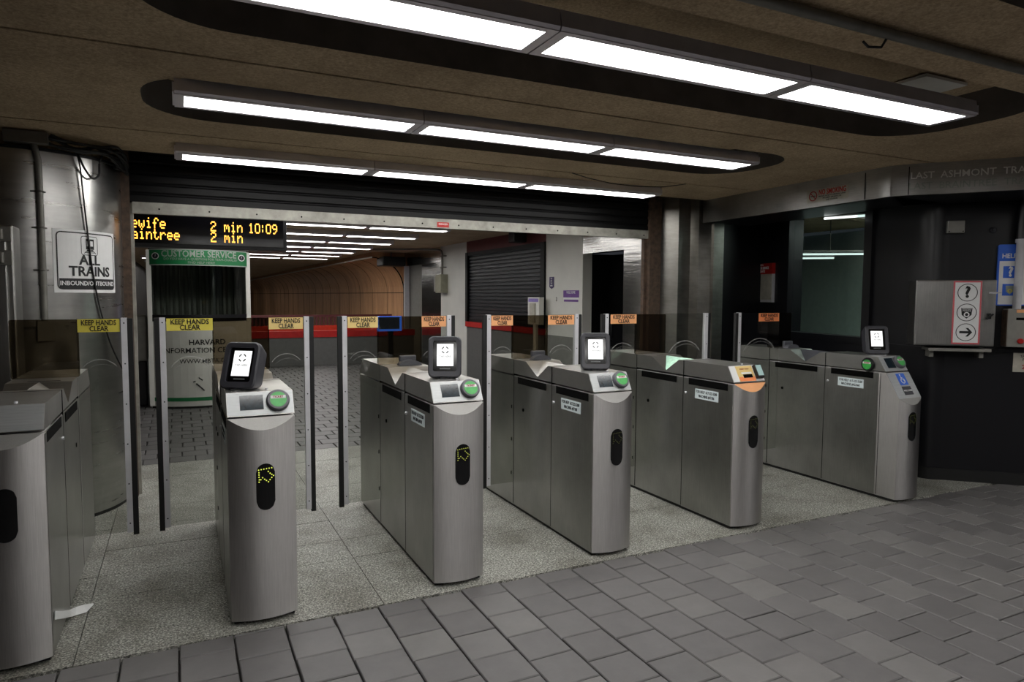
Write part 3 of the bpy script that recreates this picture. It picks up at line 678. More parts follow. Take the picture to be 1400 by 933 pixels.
# kiosk shutter: local x along the wall to the viewer's right
def wallthing(name, label, cat, y, z=0, x=HX, group=None):
    return thing(name, label, cat, (x, y, z), -math.pi/2, group)
t = wallthing('kiosk_shutter', 'closed charcoal roller shutter of the kiosk in the hall', 'shutter', 12.08)
mb = MB(); pts = []; z = 1.10
while z < 2.30: pts += [(0.03, z), (0.012, z+0.012), (0.012, z+0.046), (0.03, z+0.055)]; z += 0.062
mb.prism(pts + [(0.06, z), (0.06, 1.10)], 'x', 0.1, 3.0).build('curtain', 'shutter_hall', t)
MB().box(0.0, 0.1, -0.03, 0.06, 1.056, 2.36).build('guide', 'shutter', t); MB().box(3.0, 3.13, -0.03, 0.06, 1.056, 2.36).build('guide', 'shutter', t)
MB().box(0.1, 3.0, -0.02, 0.06, 2.30, 2.36).build('shutter_hood', 'shutter', t)
MB().box(0.1, 3.0, 0.0, 0.06, 1.06, 1.11).build('bottom_bar', 'shutter', t)
t = wallthing('kiosk_counter', 'grey kiosk counter with a red edge under the closed shutter', 'counter', 12.1)
MB().box(0.02, 3.15, -0.03, 0.3, 0.96, 1.055).build('red_edge', 'red', t); MB().box(0.05, 3.12, 0.0, 0.3, 0.0, 0.96).build('counter_front', 'counter', t)
# posters and stand on the white pier
t = wallthing('wall_plaque', 'small dark purple plaque high on the white hall pier', 'sign', 8.86)
MB().prism([(0.03, 1.83), (0.03, 1.68), (0.095, 1.655), (0.16, 1.68), (0.16, 1.83)], 'y', -0.006, 0).build('plate', 'dkpurple', t)
for k, l in enumerate(('ON', 'OFF', 'TAP', 'HERE')): text(l, 0.03, 'white_ink', t, (0.095, -0.008, 1.805-0.035*k), bold=0.0006)
t = wallthing('wall_poster', 'bright purple notice on the white hall pier', 'sign', 8.42)
MB().box(0, 0.42, -0.005, 0, 1.53, 1.63).build('banner', 'purple', t); MB().box(0.0, 0.42, -0.004, 0, 1.50, 1.53).build('white_strip', 'white_sign', t); MB().box(0.02, 0.4, -0.005, 0, 1.47, 1.50).build('footer', 'purple', t)
text('WELCOME', 0.05, 'white_ink', t, (0.21, -0.007, 1.60))
t = text('3', 0.085, 'black_ink', None, (0, 0, 0), name='pier_number', bold=0.001); t.location = (HX-0.002, 8.62, 1.50); t.rotation_euler = (0, 0, -math.pi/2); tag(t, 'black number 3 on the white hall pier', 'sign')
t = wallthing('leaflet_rack', 'white leaflet rack with lilac header standing at the pier edge', 'rack', 9.22, x=HX-0.16)
MB().box(0.0, 0.36, 0, 0.08, 1.12, 1.53).build('rack_body', 'white', t); MB().box(0.03, 0.33, -0.006, 0, 1.46, 1.51).build('header_strip', 'lilac', t); MB().box(0.09, 0.25, -0.02, 0.0, 1.15, 1.44).build('leaflet_pocket', 'papergrey', t)
MB().box(0.14, 0.22, 0.02, 0.06, 0.0, 1.12).build('post', 'white', t); MB().box(0.0, 0.36, -0.1, 0.1, 0, 0.02).build('foot', 'white', t)
t = wallthing('electrical_box', 'grey beige electrical box with conduit on the hall wall', 'box', 13.5)
MB().cbox(0.1, 0.42, -0.16, 0, 1.60, 1.98, 0.008).build('box_body', 'beige', t); MB().cbox(-0.12, 0.08, -0.12, 0, 1.63, 1.95, 0.008).build('side_box', 'kioskgrey', t)
MB().tube(catmull([(0.22, -0.05, 1.98), (0.22, -0.05, 2.3), (0.2, -0.05, 2.42), (0.05, -0.06, 2.49), (-0.3, -0.3, 2.52), (-1.2, -1.2, 2.54)], 5), 0.022, 8).build('conduit', 'zinc', t)
for z in (2.12, 2.35): MB().box(0.1, 0.34, -0.06, -0.0, z, z+0.02).build('conduit_bracket', 'zinc', t)
for y, x, z, lb in ((9.55, HX-0.18, 2.40, 'small black speaker under the ceiling at the red kiosk band'), (16.0, HX-0.35, 2.26, 'black loudspeaker box hanging under the ceiling by the brown vault')):
    t = thing('ceiling_speaker', lb, 'speaker', (x, y, z))
    s = 0.11 if y < 10 else 0.28
    MB().cbox(-s, s, -s, s, -0.02, 0.15 if y < 10 else 0.2, 0.02).build('speaker_box', 'black_satin', t); MB().tube([(0, 0, 0.12), (0, 0, CZ-z)], 0.015, 8).build('bracket', 'zinc', t)
    MB().box(-s*0.8, s*0.8, -s-0.006, -s+0.002, 0.0, 0.12).build('grille', 'rubber', t)
# barrel-vaulted brown wall running far down the hall
Rv = 0.8; zv = 1.66; prof = [(HX, 0.0), (HX, zv)]
for k in range(1, 13):
    a = math.pi/2*k/12; prof.append((HX-Rv+Rv*math.cos(a), zv+Rv*math.sin(a)))
prof += [(HX-Rv, CZ), (HX+0.2, CZ), (HX+0.2, 0)]
mb = MB(); mb.prism(prof, 'y', 16.06, 60.9); o = mb.build('wall_right', 'wood'); struct(o)
sm = MB()
for k in range(26):
    y = 16.1+k*1.5
    sm.tube([(HX-0.004, y, 0.0), (HX-0.004, y, zv)] + [(HX-Rv+(Rv-0.004)*math.cos(math.pi/2*q/10), y, zv+(Rv-0.004)*math.sin(math.pi/2*q/10)) for q in range(1, 11)], 0.004 if k else 0.02, 5)
sm.box(HX-0.01, HX, 16.06, 60, 1.60, 1.615)
struct(sm.build('trim_6', 'darkvoid'))
struct(MB().box(HX-Rv-0.05, HX-Rv, 16.06, 60.9, 2.43, 2.46).build('trim_7', 'white'))
struct(MB().box(HX-0.02, HX+0.1, 16.0, 16.07, 0, 2.3).build('trim_8', 'alu'))
# red railing and low barrier at the hall's end
t = thing('barrier_wall', 'low grey barrier with a red top band across the hall', 'barrier', (0.9, 15.2, 0))
MB().box(0, 4.0, 0, 0.12, 0, 0.62).build('panel', 'counter', t); MB().box(-0.02, 4.02, -0.02, 0.14, 0.62, 0.76).build('top_band', 'dkred' if False else 'red', t)
t = thing('red_railing', 'orange red slatted railing behind the low barrier', 'railing', (0.9, 17.0, 0))
MB().box(0, 4.0, 0, 0.06, 0.62, 0.80).build('bottom_rail', 'orange_red', t); MB().box(0, 4.0, 0, 0.06, 1.0, 1.06).build('top_rail', 'dkred', t)
sl = MB()
for k in range(46): sl.box(k*0.087, k*0.087+0.05, 0.015, 0.045, 0.80, 1.0)
sl.build('slats', 'dkred', t)
lg = MB()
for k in range(3): MB().box(0.2+1.75*k, 0.26+1.75*k, 0, 0.06, 0, 0.62).build('post', 'dkred', t)
t = thing('information_screen', 'dark screen with a bright blue frame on a post in the hall', 'screen', (3.060, 10.744, 0))
MB().box(-0.2, 0.2, 0, 0.05, 0.965, 1.205).build('frame', 'blueframe', t); MB().box(-0.18, 0.16, -0.006, 0, 1.000, 1.190).build('display', 'bluescr', t)
MB().box(-0.02, 0.06, 0.01, 0.05, 0, 0.965).build('post', 'black_satin', t); MB().box(-0.2, 0.24, -0.1, 0.2, 0, 0.02).build('foot', 'black_satin', t)
t = thing('waste_bin', 'pale grey bin standing left of the customer service booth', 'bin', (-0.62, 10.6, 0))
MB().cbox(-0.3, 0.2, 0, 0.4, 0.0, 0.62, 0.02).build('bin_base', 'blackframe', t); MB().cbox(-0.31, 0.21, -0.01, 0.41, 0.62, 1.25, 0.02).build('bin_body', 'kioskgrey', t)

# ------------------------------------------------------------------ customer service booth
BX, BY = 0.262, 10.75
t = thing('service_booth', 'white rounded customer service booth with a green sign band', 'booth', (BX, BY, 0))
HW = 0.62
def bplan(off=0.0, half=HW, bulge=0.42, n=14, x0=None, x1=None):
    x0 = -half if x0 is None else x0; x1 = half if x1 is None else x1; out = []
    for k in range(n+1):
        x = x0+(x1-x0)*k/n; out.append((x, -math.sqrt(max(0, 1-(x/(half*1.28))**2))*(bulge+0.25)+0.0-off))
    return out
def bwall(z0, z1, name, mat, off=0.0, x0=None, x1=None, parent=None):
    p = bplan(off, x0=x0, x1=x1); q = [(a, b+0.03) for a, b in p]
    mb = MB(); n = len(p); vs = []
    for a, b in zip(p, q): vs += [(a[0],a[1],z0),(b[0],b[1],z0),(b[0],b[1],z1),(a[0],a[1],z1)]
    fs = []
    for i in range(n-1):
        for k in range(4): fs.append((i*4+k, i*4+(k+1) % 4, (i+1)*4+(k+1) % 4, (i+1)*4+k))
    mb.add(vs, fs); mb.add(vs, [(0,1,2,3), ((n-1)*4,(n-1)*4+1,(n-1)*4+2,(n-1)*4+3)])
    return mb.build(name, mat, parent or t)
bwall(0.03, 1.18, 'base_panel', 'white'); bwall(0.10, 0.15, 'green_stripe', 'green', 0.003); bwall(0.0, 0.03, 'plinth', 'rubber', -0.01)
bwall(1.18, 1.27, 'counter_band', 'blackframe', 0.004)
bwall(1.27, 1.95, 'window_pane', 'glass_booth', -0.012)
for s in (-1, 1): MB().cbox(s*HW-0.03, s*HW+0.03, bplan()[0][1]-0.03, bplan()[0][1]+0.03, 0.03, 2.14, 0.006).build('corner_post', 'white', t)
sgn = bwall(1.945, 2.135, 'sign_band', 'green', 0.02)
bwall(2.135, 2.15, 'sign_edge', 'silver_ink', 0.02, parent=sgn); bwall(1.932, 1.945, 'sign_edge', 'silver_ink', 0.02, parent=sgn)
def bmap(x, y, z):
    return (x, -math.sqrt(max(0, 1-(x/(HW*1.28))**2))*0.67-0.024+y, z)
text('CUSTOMER SERVICE', 0.122, 'silver_ink', sgn, (0.0, 0, 2.082), fn=bmap, bold=0.002, sx=0.84)
text('DO YOU HAVE A QUESTION FOR TEAM-CHARLIE?', 0.044, 'silver_ink', sgn, (0.02, 0, 2.015), fn=bmap, sx=0.92)
text('FIND HELP HERE!', 0.044, 'silver_ink', sgn, (0.02, 0, 1.969), fn=bmap)
for s in (-0.535, 0.535):
    MB().ring((s, 2.055), 0.035, 0.045, -0.002, 0.0, 20).map(bmap).build('emblem_ring', 'white_ink', sgn)
    MB().disc((s, 0, 2.055), 0.034, 0.0015, 'y', 20).map(bmap).build('emblem_disc', 'navy_ink', sgn); text('?', 0.05, 'white_ink', sgn, (s, -0.003, 2.055), fn=bmap)
def bmap2(x, y, z): return (x, -math.sqrt(max(0, 1-(x/(HW*1.28))**2))*0.67-0.002+y, z)
text('HARVARD', 0.10, 'black_ink', t, (0.07, 0, 0.895), fn=bmap2, bold=0.002); text('INFORMATION CENTER', 0.1, 'black_ink', t, (0.03, 0, 0.785), fn=bmap2, bold=0.001, sx=0.95)
text('WWW.MBTA.COM', 0.082, 'black_ink', t, (0.07, 0, 0.64), fn=bmap2, bold=0.001)
MB().box(-HW, HW, -0.45, 1.0, 2.14, 2.2).build('roof', 'blackframe', t); MB().box(-HW, HW, 0.95, 1.0, 0, 2.14).build('rear_wall', 'white', t)
rb = MB()
for k in range(15): rb.tube([(-HW+0.04+0.083*k, 0.93, 0), (-HW+0.04+0.083*k, 0.93, 2.14)], 0.02+0.008*(k % 3), 6)
rb.build('reflection_ribs', 'kioskgrey', t)  # ribs stand in for vertical streaks reflected in the booth glass
MB().tube([(0.2, 0.2, 1.13), (0.2, 0.2, 2.14)], 0.02, 10).build('reflection_post', 'alu', t)  # pale bar stands in for a light reflected in the booth glass
for s in (-1, 1): MB().box(s*HW-0.015, s*HW+0.015, bplan()[0][1]+0.03, 0.95, 0, 2.14).build('side_wall', 'white', t)
MB().box(-HW+0.02, HW-0.02, -0.3, 0.1, 1.1, 1.13).build('desk', 'beige', t)
sc = MB(); 
for (xa, za, xb, zb) in ((-0.05, 0.42, -0.0, 0.38), (-0.09, 0.37, -0.12, 0.36), (-0.08, 0.34, 0.02, 0.24)): sc.tube([bmap2(xa, -0.001, za), bmap2(xb, -0.001, zb)], 0.008, 5)
sc.build('scuff_mark', 'black_ink', t)
t = tag(MB().box(0.375, 0.415, 10.12, 10.13, 1.13, 1.25).build('blue_card', 'blue'), 'small blue card on the booth counter', 'card')
t = tag(MB().prism([(0.1, 10.5), (0.42, 10.44), (0.44, 10.52), (0.14, 10.60)], 'z', 1.131, 1.19).build('paper_bundle', 'papergrey'), 'pale bundle lying on the booth desk behind the glass', 'bundle')

# ------------------------------------------------------------------ fare gates
GY = 3.33
def bulge_front(w, B, y0, zb, zt, k, mb, n=18):
    """convex front from (0,y0) to (w,y0); top cut by a steep plane so a crescent facet shows"""
    xs = [w*i/n for i in range(n+1)]; b = [B*(1-(2*x/w-1)**2) for x in xs]
    vs = []
    for x, d in zip(xs, b): vs += [(x, y0-d, zb), (x, y0-d, zt-k*d)]
    mb.add(vs, [(2*i, 2*i+2, 2*i+3, 2*i+1) for i in range(n)], True)
    cs = []
    for x, d in zip(xs, b): cs += [(x, y0-d, zt-k*d), (x, y0, zt)]
    cres = MB(); cres.add(cs, [(2*i, 2*i+2, 2*i+3, 2*i+1) for i in range(n)])
    mb.add([(x, y0-d, zb) for x, d in zip(xs, b)], [tuple(range(n+1))[::-1]])
    return cres
ARW = [(886,365),(905,362),(925,360),(945,358),(965,357),(985,356),(888,385),(888,402),(888,420),(890,440),(888,458),(958,382),(972,397),(985,408),(998,418),(984,432),(971,447),(958,462),(943,450),(930,440),(915,426),(901,440)]
def leaf(g, x_gate, x_end, sticker, txt=True, post='alu', zb=0.185):
    """glass leaf between the cabinet (x_gate) and its free edge (x_end)"""
    s = 1 if x_end > x_gate else -1
    y0, y1 = 1.064, 1.076; pw = 0.03; rb = 0.028
    lf = MB().box(min(x_gate, x_end-s*(rb+pw)), max(x_gate, x_end-s*(rb+pw)), y0, y1, zb, 1.412).build('glass_leaf', 'glass_leaf', g)
    xp = sorted((x_end-s*(rb+pw), x_end-s*rb)); MB().box(xp[0], xp[1], y0-0.01, y1+0.01, zb-0.004, 1.414).build('edge_post', post, lf)
    xr = sorted((x_end-s*rb, x_end)); MB().box(xr[0], xr[1], y0-0.008, y1+0.008, zb-0.02, 1.412).build('rubber_edge', 'rubber', lf)
    for k in range(6): MB().disc((sum(xp)/2, y0-0.01, zb+0.05+k*0.23), 0.004, 0.002, 'y', 8).build('screw', 'slot', lf)
    if sticker:
        gw = abs(x_end-x_gate)-rb-pw; sw = min(0.245, gw-0.012)
        xa = x_gate + s*(0.006 if gw < 0.3 else 0.006); xs = sorted((xa, xa+s*sw))
        MB().box(xs[0], xs[1], y0-0.0025, y0-0.0005, 1.336, 1.408).build('warning_sticker', sticker, lf)
        q = sw/0.245
        text('KEEP HANDS', 0.041, 'black_ink', lf, (sum(xs)/2, y0-0.004, 1.387), bold=0.0007, sx=0.86*q, name='sticker_lettering')
        text('CLEAR', 0.041, 'black_ink', lf, (sum(xs)/2, y0-0.004, 1.354), bold=0.0007, sx=0.9*q, name='sticker_lettering')
    # wear arcs rubbed into the pane
    gx = sorted((x_gate, x_end-s*(rb+pw))); c = (gx[0]+gx[1])/2; R = (gx[1]-gx[0])*0.47
    ar = MB(); ar.ring((c, 1.18-R*0.95), R*0.96, R, y0-0.0012, y0-0.0004, 24, math.radians(35), math.radians(150)); ar.ring((c+0.01, 1.15-R*0.95), R*0.99, R*1.005, y0-0.0012, y0-0.0004, 24, math.radians(50), math.radians(140))
    ar.build('wear_arc', 'scuff', lf)
    return lf
m_, nt_, b_ = nt_mat('faint_glass_scuff'); b_.inputs['Base Color'].default_value = (0.6, 0.6, 0.58, 1); b_.inputs['Roughness'].default_value = 0.6; b_.inputs['Alpha'].default_value = 0.22
_n = noise(nt_, 25.0); _r = nt_.nodes.new('ShaderNodeMapRange'); _r.inputs['To Min'].default_value = 0.05; _r.inputs['To Max'].default_value = 0.4; nt_.links.new(_n.outputs['Fac'], _r.inputs['Value']); nt_.links.new(_r.outputs['Result'], b_.inputs['Alpha'])
M['scuff'] = m_
def reader(g, x, y, yaw=27, pitch=17, s=1.0):
    """contactless terminal: rounded frame with a bright screen"""
    R = Matrix.Translation((x, y, 1.095)) @ Matrix.Rotation(math.radians(-yaw), 4, 'Z') @ Matrix.Rotation(math.radians(-pitch), 4, 'X')
    fn = lambda a, b, c: (R @ Vector((a*s, b*s, c*s)))[:]
    rd = MB()
    o, i_ = rrect(-0.092, 0.092, 0.0, 0.232, 0.03, 6), rrect(-0.066, 0.066, 0.034, 0.205, 0.012, 6)
    ob = rrect(-0.08, 0.08, 0.02, 0.215, 0.03, 6); n = len(o)
    oc = rrect(-0.086, 0.086, 0.006, 0.226, 0.028, 6)
    L = [[(p[0], 0.078, p[1]) for p in ob], [(p[0], 0.012, p[1]) for p in o], [(p[0], -0.008, p[1]) for p in o], [(p[0], -0.016, p[1]) for p in oc], [(p[0], -0.014, p[1]) for p in i_], [(p[0], 0.0, p[1]) for p in i_]]
    vs = [v for ring_ in L for v in ring_]
    rd.add(vs, [(k*n+j, k*n+(j+1) % n, (k+1)*n+(j+1) % n, (k+1)*n+j) for k in range(len(L)-1) for j in range(n)], True)
    rd.add(vs, [tuple(range(n))])
    ob_ = rd.map(fn).build('contactless_reader', 'bezel', g)
    ob_.modifiers.new('edges', 'EDGE_SPLIT').split_angle = math.radians(35)
    plate(-0.067, 0.067, 0.033, 0.206, -0.001, 0.004, 0.01).map(fn).build('reader_face', 'black_gloss', ob_)
    MB().box(-0.044, 0.048, -0.0025, -0.001, 0.065, 0.19).map(fn).build('reader_screen', 'screen', ob_)
    ic = MB()
    for a in (20, 110, 200, 290): ic.ring((0.002, 0.155), 0.0145, 0.0205, -0.0034, -0.0026, 6, math.radians(a), math.radians(a+55))
    ic.map(fn).build('screen_icon', 'grey_ink', ob_)
    text('TAP HERE', 0.015, 'silver_ink', ob_, (0.002, -0.003, 0.118), fn=fn, name='screen_lettering', ext=0.0003)
    MB().box(-0.028, 0.03, -0.0024, -0.001, 0.047, 0.053).map(fn).build('reader_wordmark', 'grey_ink', ob_)
    MB().prism([(-0.03, -0.02), (0.03, -0.02), (0.03, 0.03), (-0.03, 0.03)], 'z', -0.004, 0.008).map(lambda a, b, c: (a+x, b+y+0.01, c+1.09)).build('reader_foot', 'black_satin', ob_)
    return ob_
def fare_gate(xl, w, label, kind='standard', left=None, right=None, arrow='arrow', rd=None, hump=None, number='47188', disc=True, tinted='glass_smoke'):
    g = thing('fare_gate', label, 'fare gate', (xl, GY, 0), 0, 'fare gates in a row')
    B = 0.035; zl = 0.978; D1, D2, D3 = 0.50, 1.06, 1.61
    ada = kind == 'wide'
    fy, fz = (-0.085, 0.793) if ada else (0.0, zl)
    if ada: D1, D2, D3 = 0.57, 1.165, 1.62; B = 0.03
    ly, lz = (0.03, 0.985) if ada else (0.004, 0.986)
    ty, tz = (0.1, 1.095) if ada else (0.062, 1.09)
    # --- front cabinet
    c = MB()
    cres = bulge_front(w, B, fy, 0.022, fz, 1.6, c)
    side = [(fy, 0.022), (D1-0.002, 0.022), (D1-0.002, 0.976), (fy if not ada else ly-0.004, 0.976 if not ada else 0.978)] + ([(fy, fz)] if ada else [])
    for x in (0, w): c.add([(x, p[0], p[1]) for p in side], [tuple(range(len(side)))])
    c.add([(0, D1-0.002, 0.022), (w, D1-0.002, 0.022), (w, D1-0.002, 0.976), (0, D1-0.002, 0.976)], [(0,1,2,3)])
    c.add([(0, side[3][0], side[3][1]), (w, side[3][0], side[3][1]), (w, D1-0.002, 0.976), (0, D1-0.002, 0.976)], [(0,1,2,3)])
    body = c.build('front_cabinet', 'steel_front', g)
    body.modifiers.new('edges', 'EDGE_SPLIT').split_angle = math.radians(30)
    cr = cres.build('crescent_facet', 'sticker_orange' if kind == 'ticket' else 'steel_facet', g)
    if ada: MB().add
    # the side skins are darker brushed sheet, 1 mm proud of the frame
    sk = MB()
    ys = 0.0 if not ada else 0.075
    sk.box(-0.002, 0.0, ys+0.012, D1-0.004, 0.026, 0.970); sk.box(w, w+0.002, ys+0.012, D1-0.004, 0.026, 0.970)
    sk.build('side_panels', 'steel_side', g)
    if ada:
        sl = MB(); sl.add([(0, ly-0.006, lz-0.008), (w, ly-0.006, lz-0.008), (w, fy, fz), (0, fy, fz)], [(0,1,2,3)])
        slope = sl.build('slanted_front', 'steel_panel', g)
        ux = lambda u, v, h: (u*w, (ly-0.006)+(fy-ly+0.006)*v - h*0.86, (lz-0.008)+(fz-lz+0.008)*v + h*0.51)
        def pl(u0, u1, v0, v1, h, nm, mt, par):
            mb = MB(); a = [ux(u0,v0,0), ux(u1,v0,0), ux(u1,v1,0), ux(u0,v1,0), ux(u0,v0,h), ux(u1,v0,h), ux(u1,v1,h), ux(u0,v1,h)]
            mb.add(a, [(0,1,2,3),(4,5,6,7),(0,1,5,4),(1,2,6,5),(2,3,7,6),(3,0,4,7)]); return mb.build(nm, mt, par)
        wc = pl(0.36, 0.72, 0.05, 0.5, 0.002, 'wheelchair_sign', 'blue', g)
        L_ = math.hypot(fy-ly, fz-lz)
        fn = lambda x, y, z: ux(0.54+x/w, 0.275-z/L_, 0.0025-y)
        wk = MB(); wk.ring((0.0, -0.014), 0.018, 0.024, -0.001, 0, 20, math.radians(130), math.radians(400)); wk.disc((-0.008, 0, 0.036), 0.007, 0.001, 'y', 12)
        wk.box(-0.011, -0.005, -0.001, 0, 0.0, 0.028); wk.box(-0.011, 0.014, -0.001, 0, -0.002, 0.004); wk.box(0.01, 0.026, -0.001, 0, -0.022, -0.016); wk.box(0.01, 0.016, -0.001, 0, -0.02, 0.002); wk.box(-0.01, 0.01, -0.001, 0, 0.012, 0.016)
        wk.map(fn).build('wheelchair_symbol', 'white_ink', wc)
        dsp = pl(0.36, 0.74, 0.56, 0.88, 0.002, 'welcome_display', 'bezel', g)
        text('WELCOME', 0.02, 'white_ink', dsp, (0, 0, 0), fn=lambda x, y, z: ux(0.55+x/w, 0.72-z/L_, 0.0025-y), name='display_lettering')
    # --- middle and rear cabinets
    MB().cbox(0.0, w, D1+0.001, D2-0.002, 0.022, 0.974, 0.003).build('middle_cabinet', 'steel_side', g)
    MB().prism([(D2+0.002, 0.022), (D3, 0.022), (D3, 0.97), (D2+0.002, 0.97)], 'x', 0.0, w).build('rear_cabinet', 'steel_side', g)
    MB().box(0.012, w-0.012, fy+0.02, D3-0.02, 0.0, 0.024).build('plinth', 'rubber', g)
    # --- lids
    li = MB(); li.prism([(ly, lz), (D1-0.002, lz), (D1-0.002, tz), (ty, tz)], 'x', 0, w); lid = li.build('front_lid', 'steel_lid', g)
    v1, v0, v2, zv_ = (D1+0.20, D1+0.37, D1+0.055, 1.0)
    m = w/2
    ml = MB(); zt = 1.09
    ml.add([(0,D1+0.001,lz),(0,D2-0.002,lz),(0,D2-0.002,zt),(0,v0,zt),(0,v1,zv_),(0,v2,zt),(0,D1+0.001,zt)], [(0,1,2,3,4,5,6)])
    ml.add([(w,D1+0.001,lz),(w,D2-0.002,lz),(w,D2-0.002,zt),(w,v0,zt),(w,v1,zv_),(w,v2,zt),(w,D1+0.001,zt)], [(0,1,2,3,4,5,6)])
    ml.add([(0,D1+0.001,lz),(w,D1+0.001,lz),(w,D1+0.001,zt),(0,D1+0.001,zt)], [(0,1,2,3)]); ml.add([(0,D2-0.002,lz),(w,D2-0.002,lz),(w,D2-0.002,zt),(0,D2-0.002,zt)], [(0,1,2,3)])
    ml.add([(0,D1+0.001,lz),(w,D1+0.001,lz),(w,D2-0.002,lz),(0,D2-0.002,lz)], [(0,1,2,3)])
    ml.add([(0,D1+0.001,zt),(w,D1+0.001,zt),(w,v2,zt),(0,v2,zt)], [(0,1,2,3)]); ml.add([(0,v0,zt),(w,v0,zt),(w,D2-0.002,zt),(0,D2-0.002,zt)], [(0,1,2,3)])
    ml.add([(0,v2,zt),(m,v2,zt),(0,v1,zv_)], [(0,1,2)]); ml.add([(0,v0,zt),(m,v0,zt),(0,v1,zv_)], [(0,1,2)])
    ml.add([(w,v2,zt),(m,v2,zt),(w,v1,zv_)], [(0,1,2)]); ml.add([(w,v0,zt),(m,v0,zt),(w,v1,zv_)], [(0,1,2)])
    mlid = ml.build('middle_lid', 'steel_lid', g)
    nf = MB(); e = 0.0015
    nf.add([(-e,v1,zv_+e),(m,v2,zt+e),(m,v0,zt+e)], [(0,1,2)]); nf.add([(w+e,v1,zv_+e),(m,v2,zt+e),(m,v0,zt+e)], [(0,1,2)])
    nf.add([(0,v1,zv_-0.004),(m,v2,zt-0.004),(m,v0,zt-0.004)], [(0,1,2)]); nf.add([(w,v1,zv_-0.004),(m,v2,zt-0.004),(m,v0,zt-0.004)], [(0,1,2)])
    nf.build('v_notch_plates', {'ticket': 'mint', 'wide': 'smoke'}.get(kind, 'steel_bright' if disc else 'steel_lid'), mlid)
    MB().prism([(D2+0.002, lz-0.006), (D3, lz-0.006), (D3, lz+0.02), (D3-0.09, zt), (D2+0.002, zt)], 'x', 0, w).build('rear_lid', 'steel_lid', g)
    MB().box(w*0.3, w*0.8, D1+0.41, D1+0.418, zt, zt+0.001).build('lid_slot', 'slot', mlid)
    # dark joints
    MB().box(-0.0005, w+0.0005, D2-0.004, D2+0.004, 0.03, 1.088).build('joint_seal', 'slot', g); MB().box(-0.0028, w+0.0028, D1-0.003, D1+0.001, 0.03, zt+0.0006).build('joint_seal', 'slot', g)
    # side vents, locks, holes, labels
    for xx, o_ in ((-0.0035, 0.002), (w+0.0015, 0.002)):
        vb = MB(); y0 = (0.055 if not ada else 0.13)
        vb.box(xx, xx+o_, y0, D1-0.06, 0.925, 0.972); vb.box(xx, xx+o_, D1+0.075, D2-0.07, 0.922, 0.968); vb.build('side_vents', 'slot', g)
        lk = MB(); lk.disc((xx+0.004, D1-0.032, 0.862), 0.009, 0.012, 'x', 12, bevel=0.003) if xx < 0 else lk.disc((xx+0.006, D1-0.032, 0.862), 0.009, 0.008, 'x', 12)
        lk.build('lock', 'alu', g)
        hl = MB(); hl.disc((xx+0.004, D2-0.155, 0.742), 0.012, 0.0045, 'x', 12) if xx < 0 else hl.disc((xx+0.003, D2-0.155, 0.742), 0.012, 0.002, 'x', 12)
        for zz in (0.25, 0.5, 0.74):
            if xx < 0: hl.box(xx, xx+0.004, D2+0.03, D2+0.036, zz-0.012, zz+0.012)
        hl.build('keyhole', 'slot', g)
    if number:
        y1_, y0_ = (D1-0.13, D1-0.36)
        lb = MB().box(-0.0045, -0.002, y0_, y1_, 0.835, 0.905).build('help_label', 'label_white', g)
        fx = lambda x, y, z: (-0.005+y, (y0_+y1_)/2 - x, z)
        text('FOR HELP  617-222-3200', 0.027, 'navy_ink', lb, (0, 0, 0.885), fn=fx, bold=0.0002, sx=0.72, name='label_lettering'); text('MACHINE #'+number, 0.027, 'navy_ink', lb, (0, 0, 0.855), fn=fx, bold=0.0002, sx=0.74, name='label_lettering')
    # --- sloping control panel on the front lid
    sl_len = math.hypot(ty-ly, tz-lz); ny, nz = -(tz-lz)/sl_len, (ty-ly)/sl_len
    def cp(x, y, z):           # x across (metres from left edge), z up the slope, -y out of the panel
        f = z/sl_len; return (x, ly+(ty-ly)*f + ny*(-y), lz+(tz-lz)*f + nz*(-y))
    pn = MB().box(0.002, w-0.002, -0.0025, 0.0, 0.003, sl_len-0.002).map(cp).build('control_panel', 'steel_panel' if kind != 'ticket' else 'white_sign', g)
    if kind == 'ticket':
        MB().box(0.055, 0.20, -0.0035, -0.0025, 0.004, sl_len-0.006).map(cp).build('fare_notice', 'sticker_sand', pn)
        MB().box(0.06, 0.20, -0.0042, -0.0034, 0.004, 0.035).map(cp).build('fare_notice_band', 'sticker_bright', pn)
        MB().box(0.10, 0.18, -0.0060, -0.0034, 0.028, 0.052).map(cp).build('ticket_slot', 'slot', pn)
        MB().box(0.09, 0.18, -0.0046, -0.0034, 0.056, 0.068).map(cp).build('slot_label', 'white_sign', pn)
        text('INSERT TICKET', 0.012, 'red_ink', pn, (0.128, -0.004, sl_len-0.028), fn=cp, name='panel_lettering')
        ph = MB().cbox(w-0.075, w-0.016, -0.030, -0.002, 0.016, sl_len-0.008, 0.005).map(cp).build('card_reader', 'black_satin', g)
        MB().box(w-0.068, w-0.022, -0.0315, -0.030, 0.03, sl_len-0.014).map(cp).build('reader_screen', 'phone', ph)
    elif disc:
        MB().box(0.19*w+0.0, 0.54*w, -0.0045, -0.002, 0.028, sl_len-0.018).map(cp).build('panel_display', 'lcd', pn)
        cxr, czr = 0.76*w, sl_len*0.55
        rg = MB().disc((cxr, -0.002, czr), 0.053, 0.024, 'y', 32, bevel=0.006).map(cp).build('card_target', 'ring', g)
        dd = MB().disc((cxr, -0.026, czr), 0.038, 0.0015, 'y', 32).map(cp).build('target_disc', 'green_disc', rg)
        MB().box(cxr-0.034, cxr+0.034, -0.0285, -0.0275, czr+0.004, czr+0.019).map(cp).build('target_band', 'white_sign', rg)
        text('TICKET', 0.014, 'red_ink', rg, (cxr, -0.029, czr+0.0115), fn=cp, name='target_lettering', bold=0.0004)
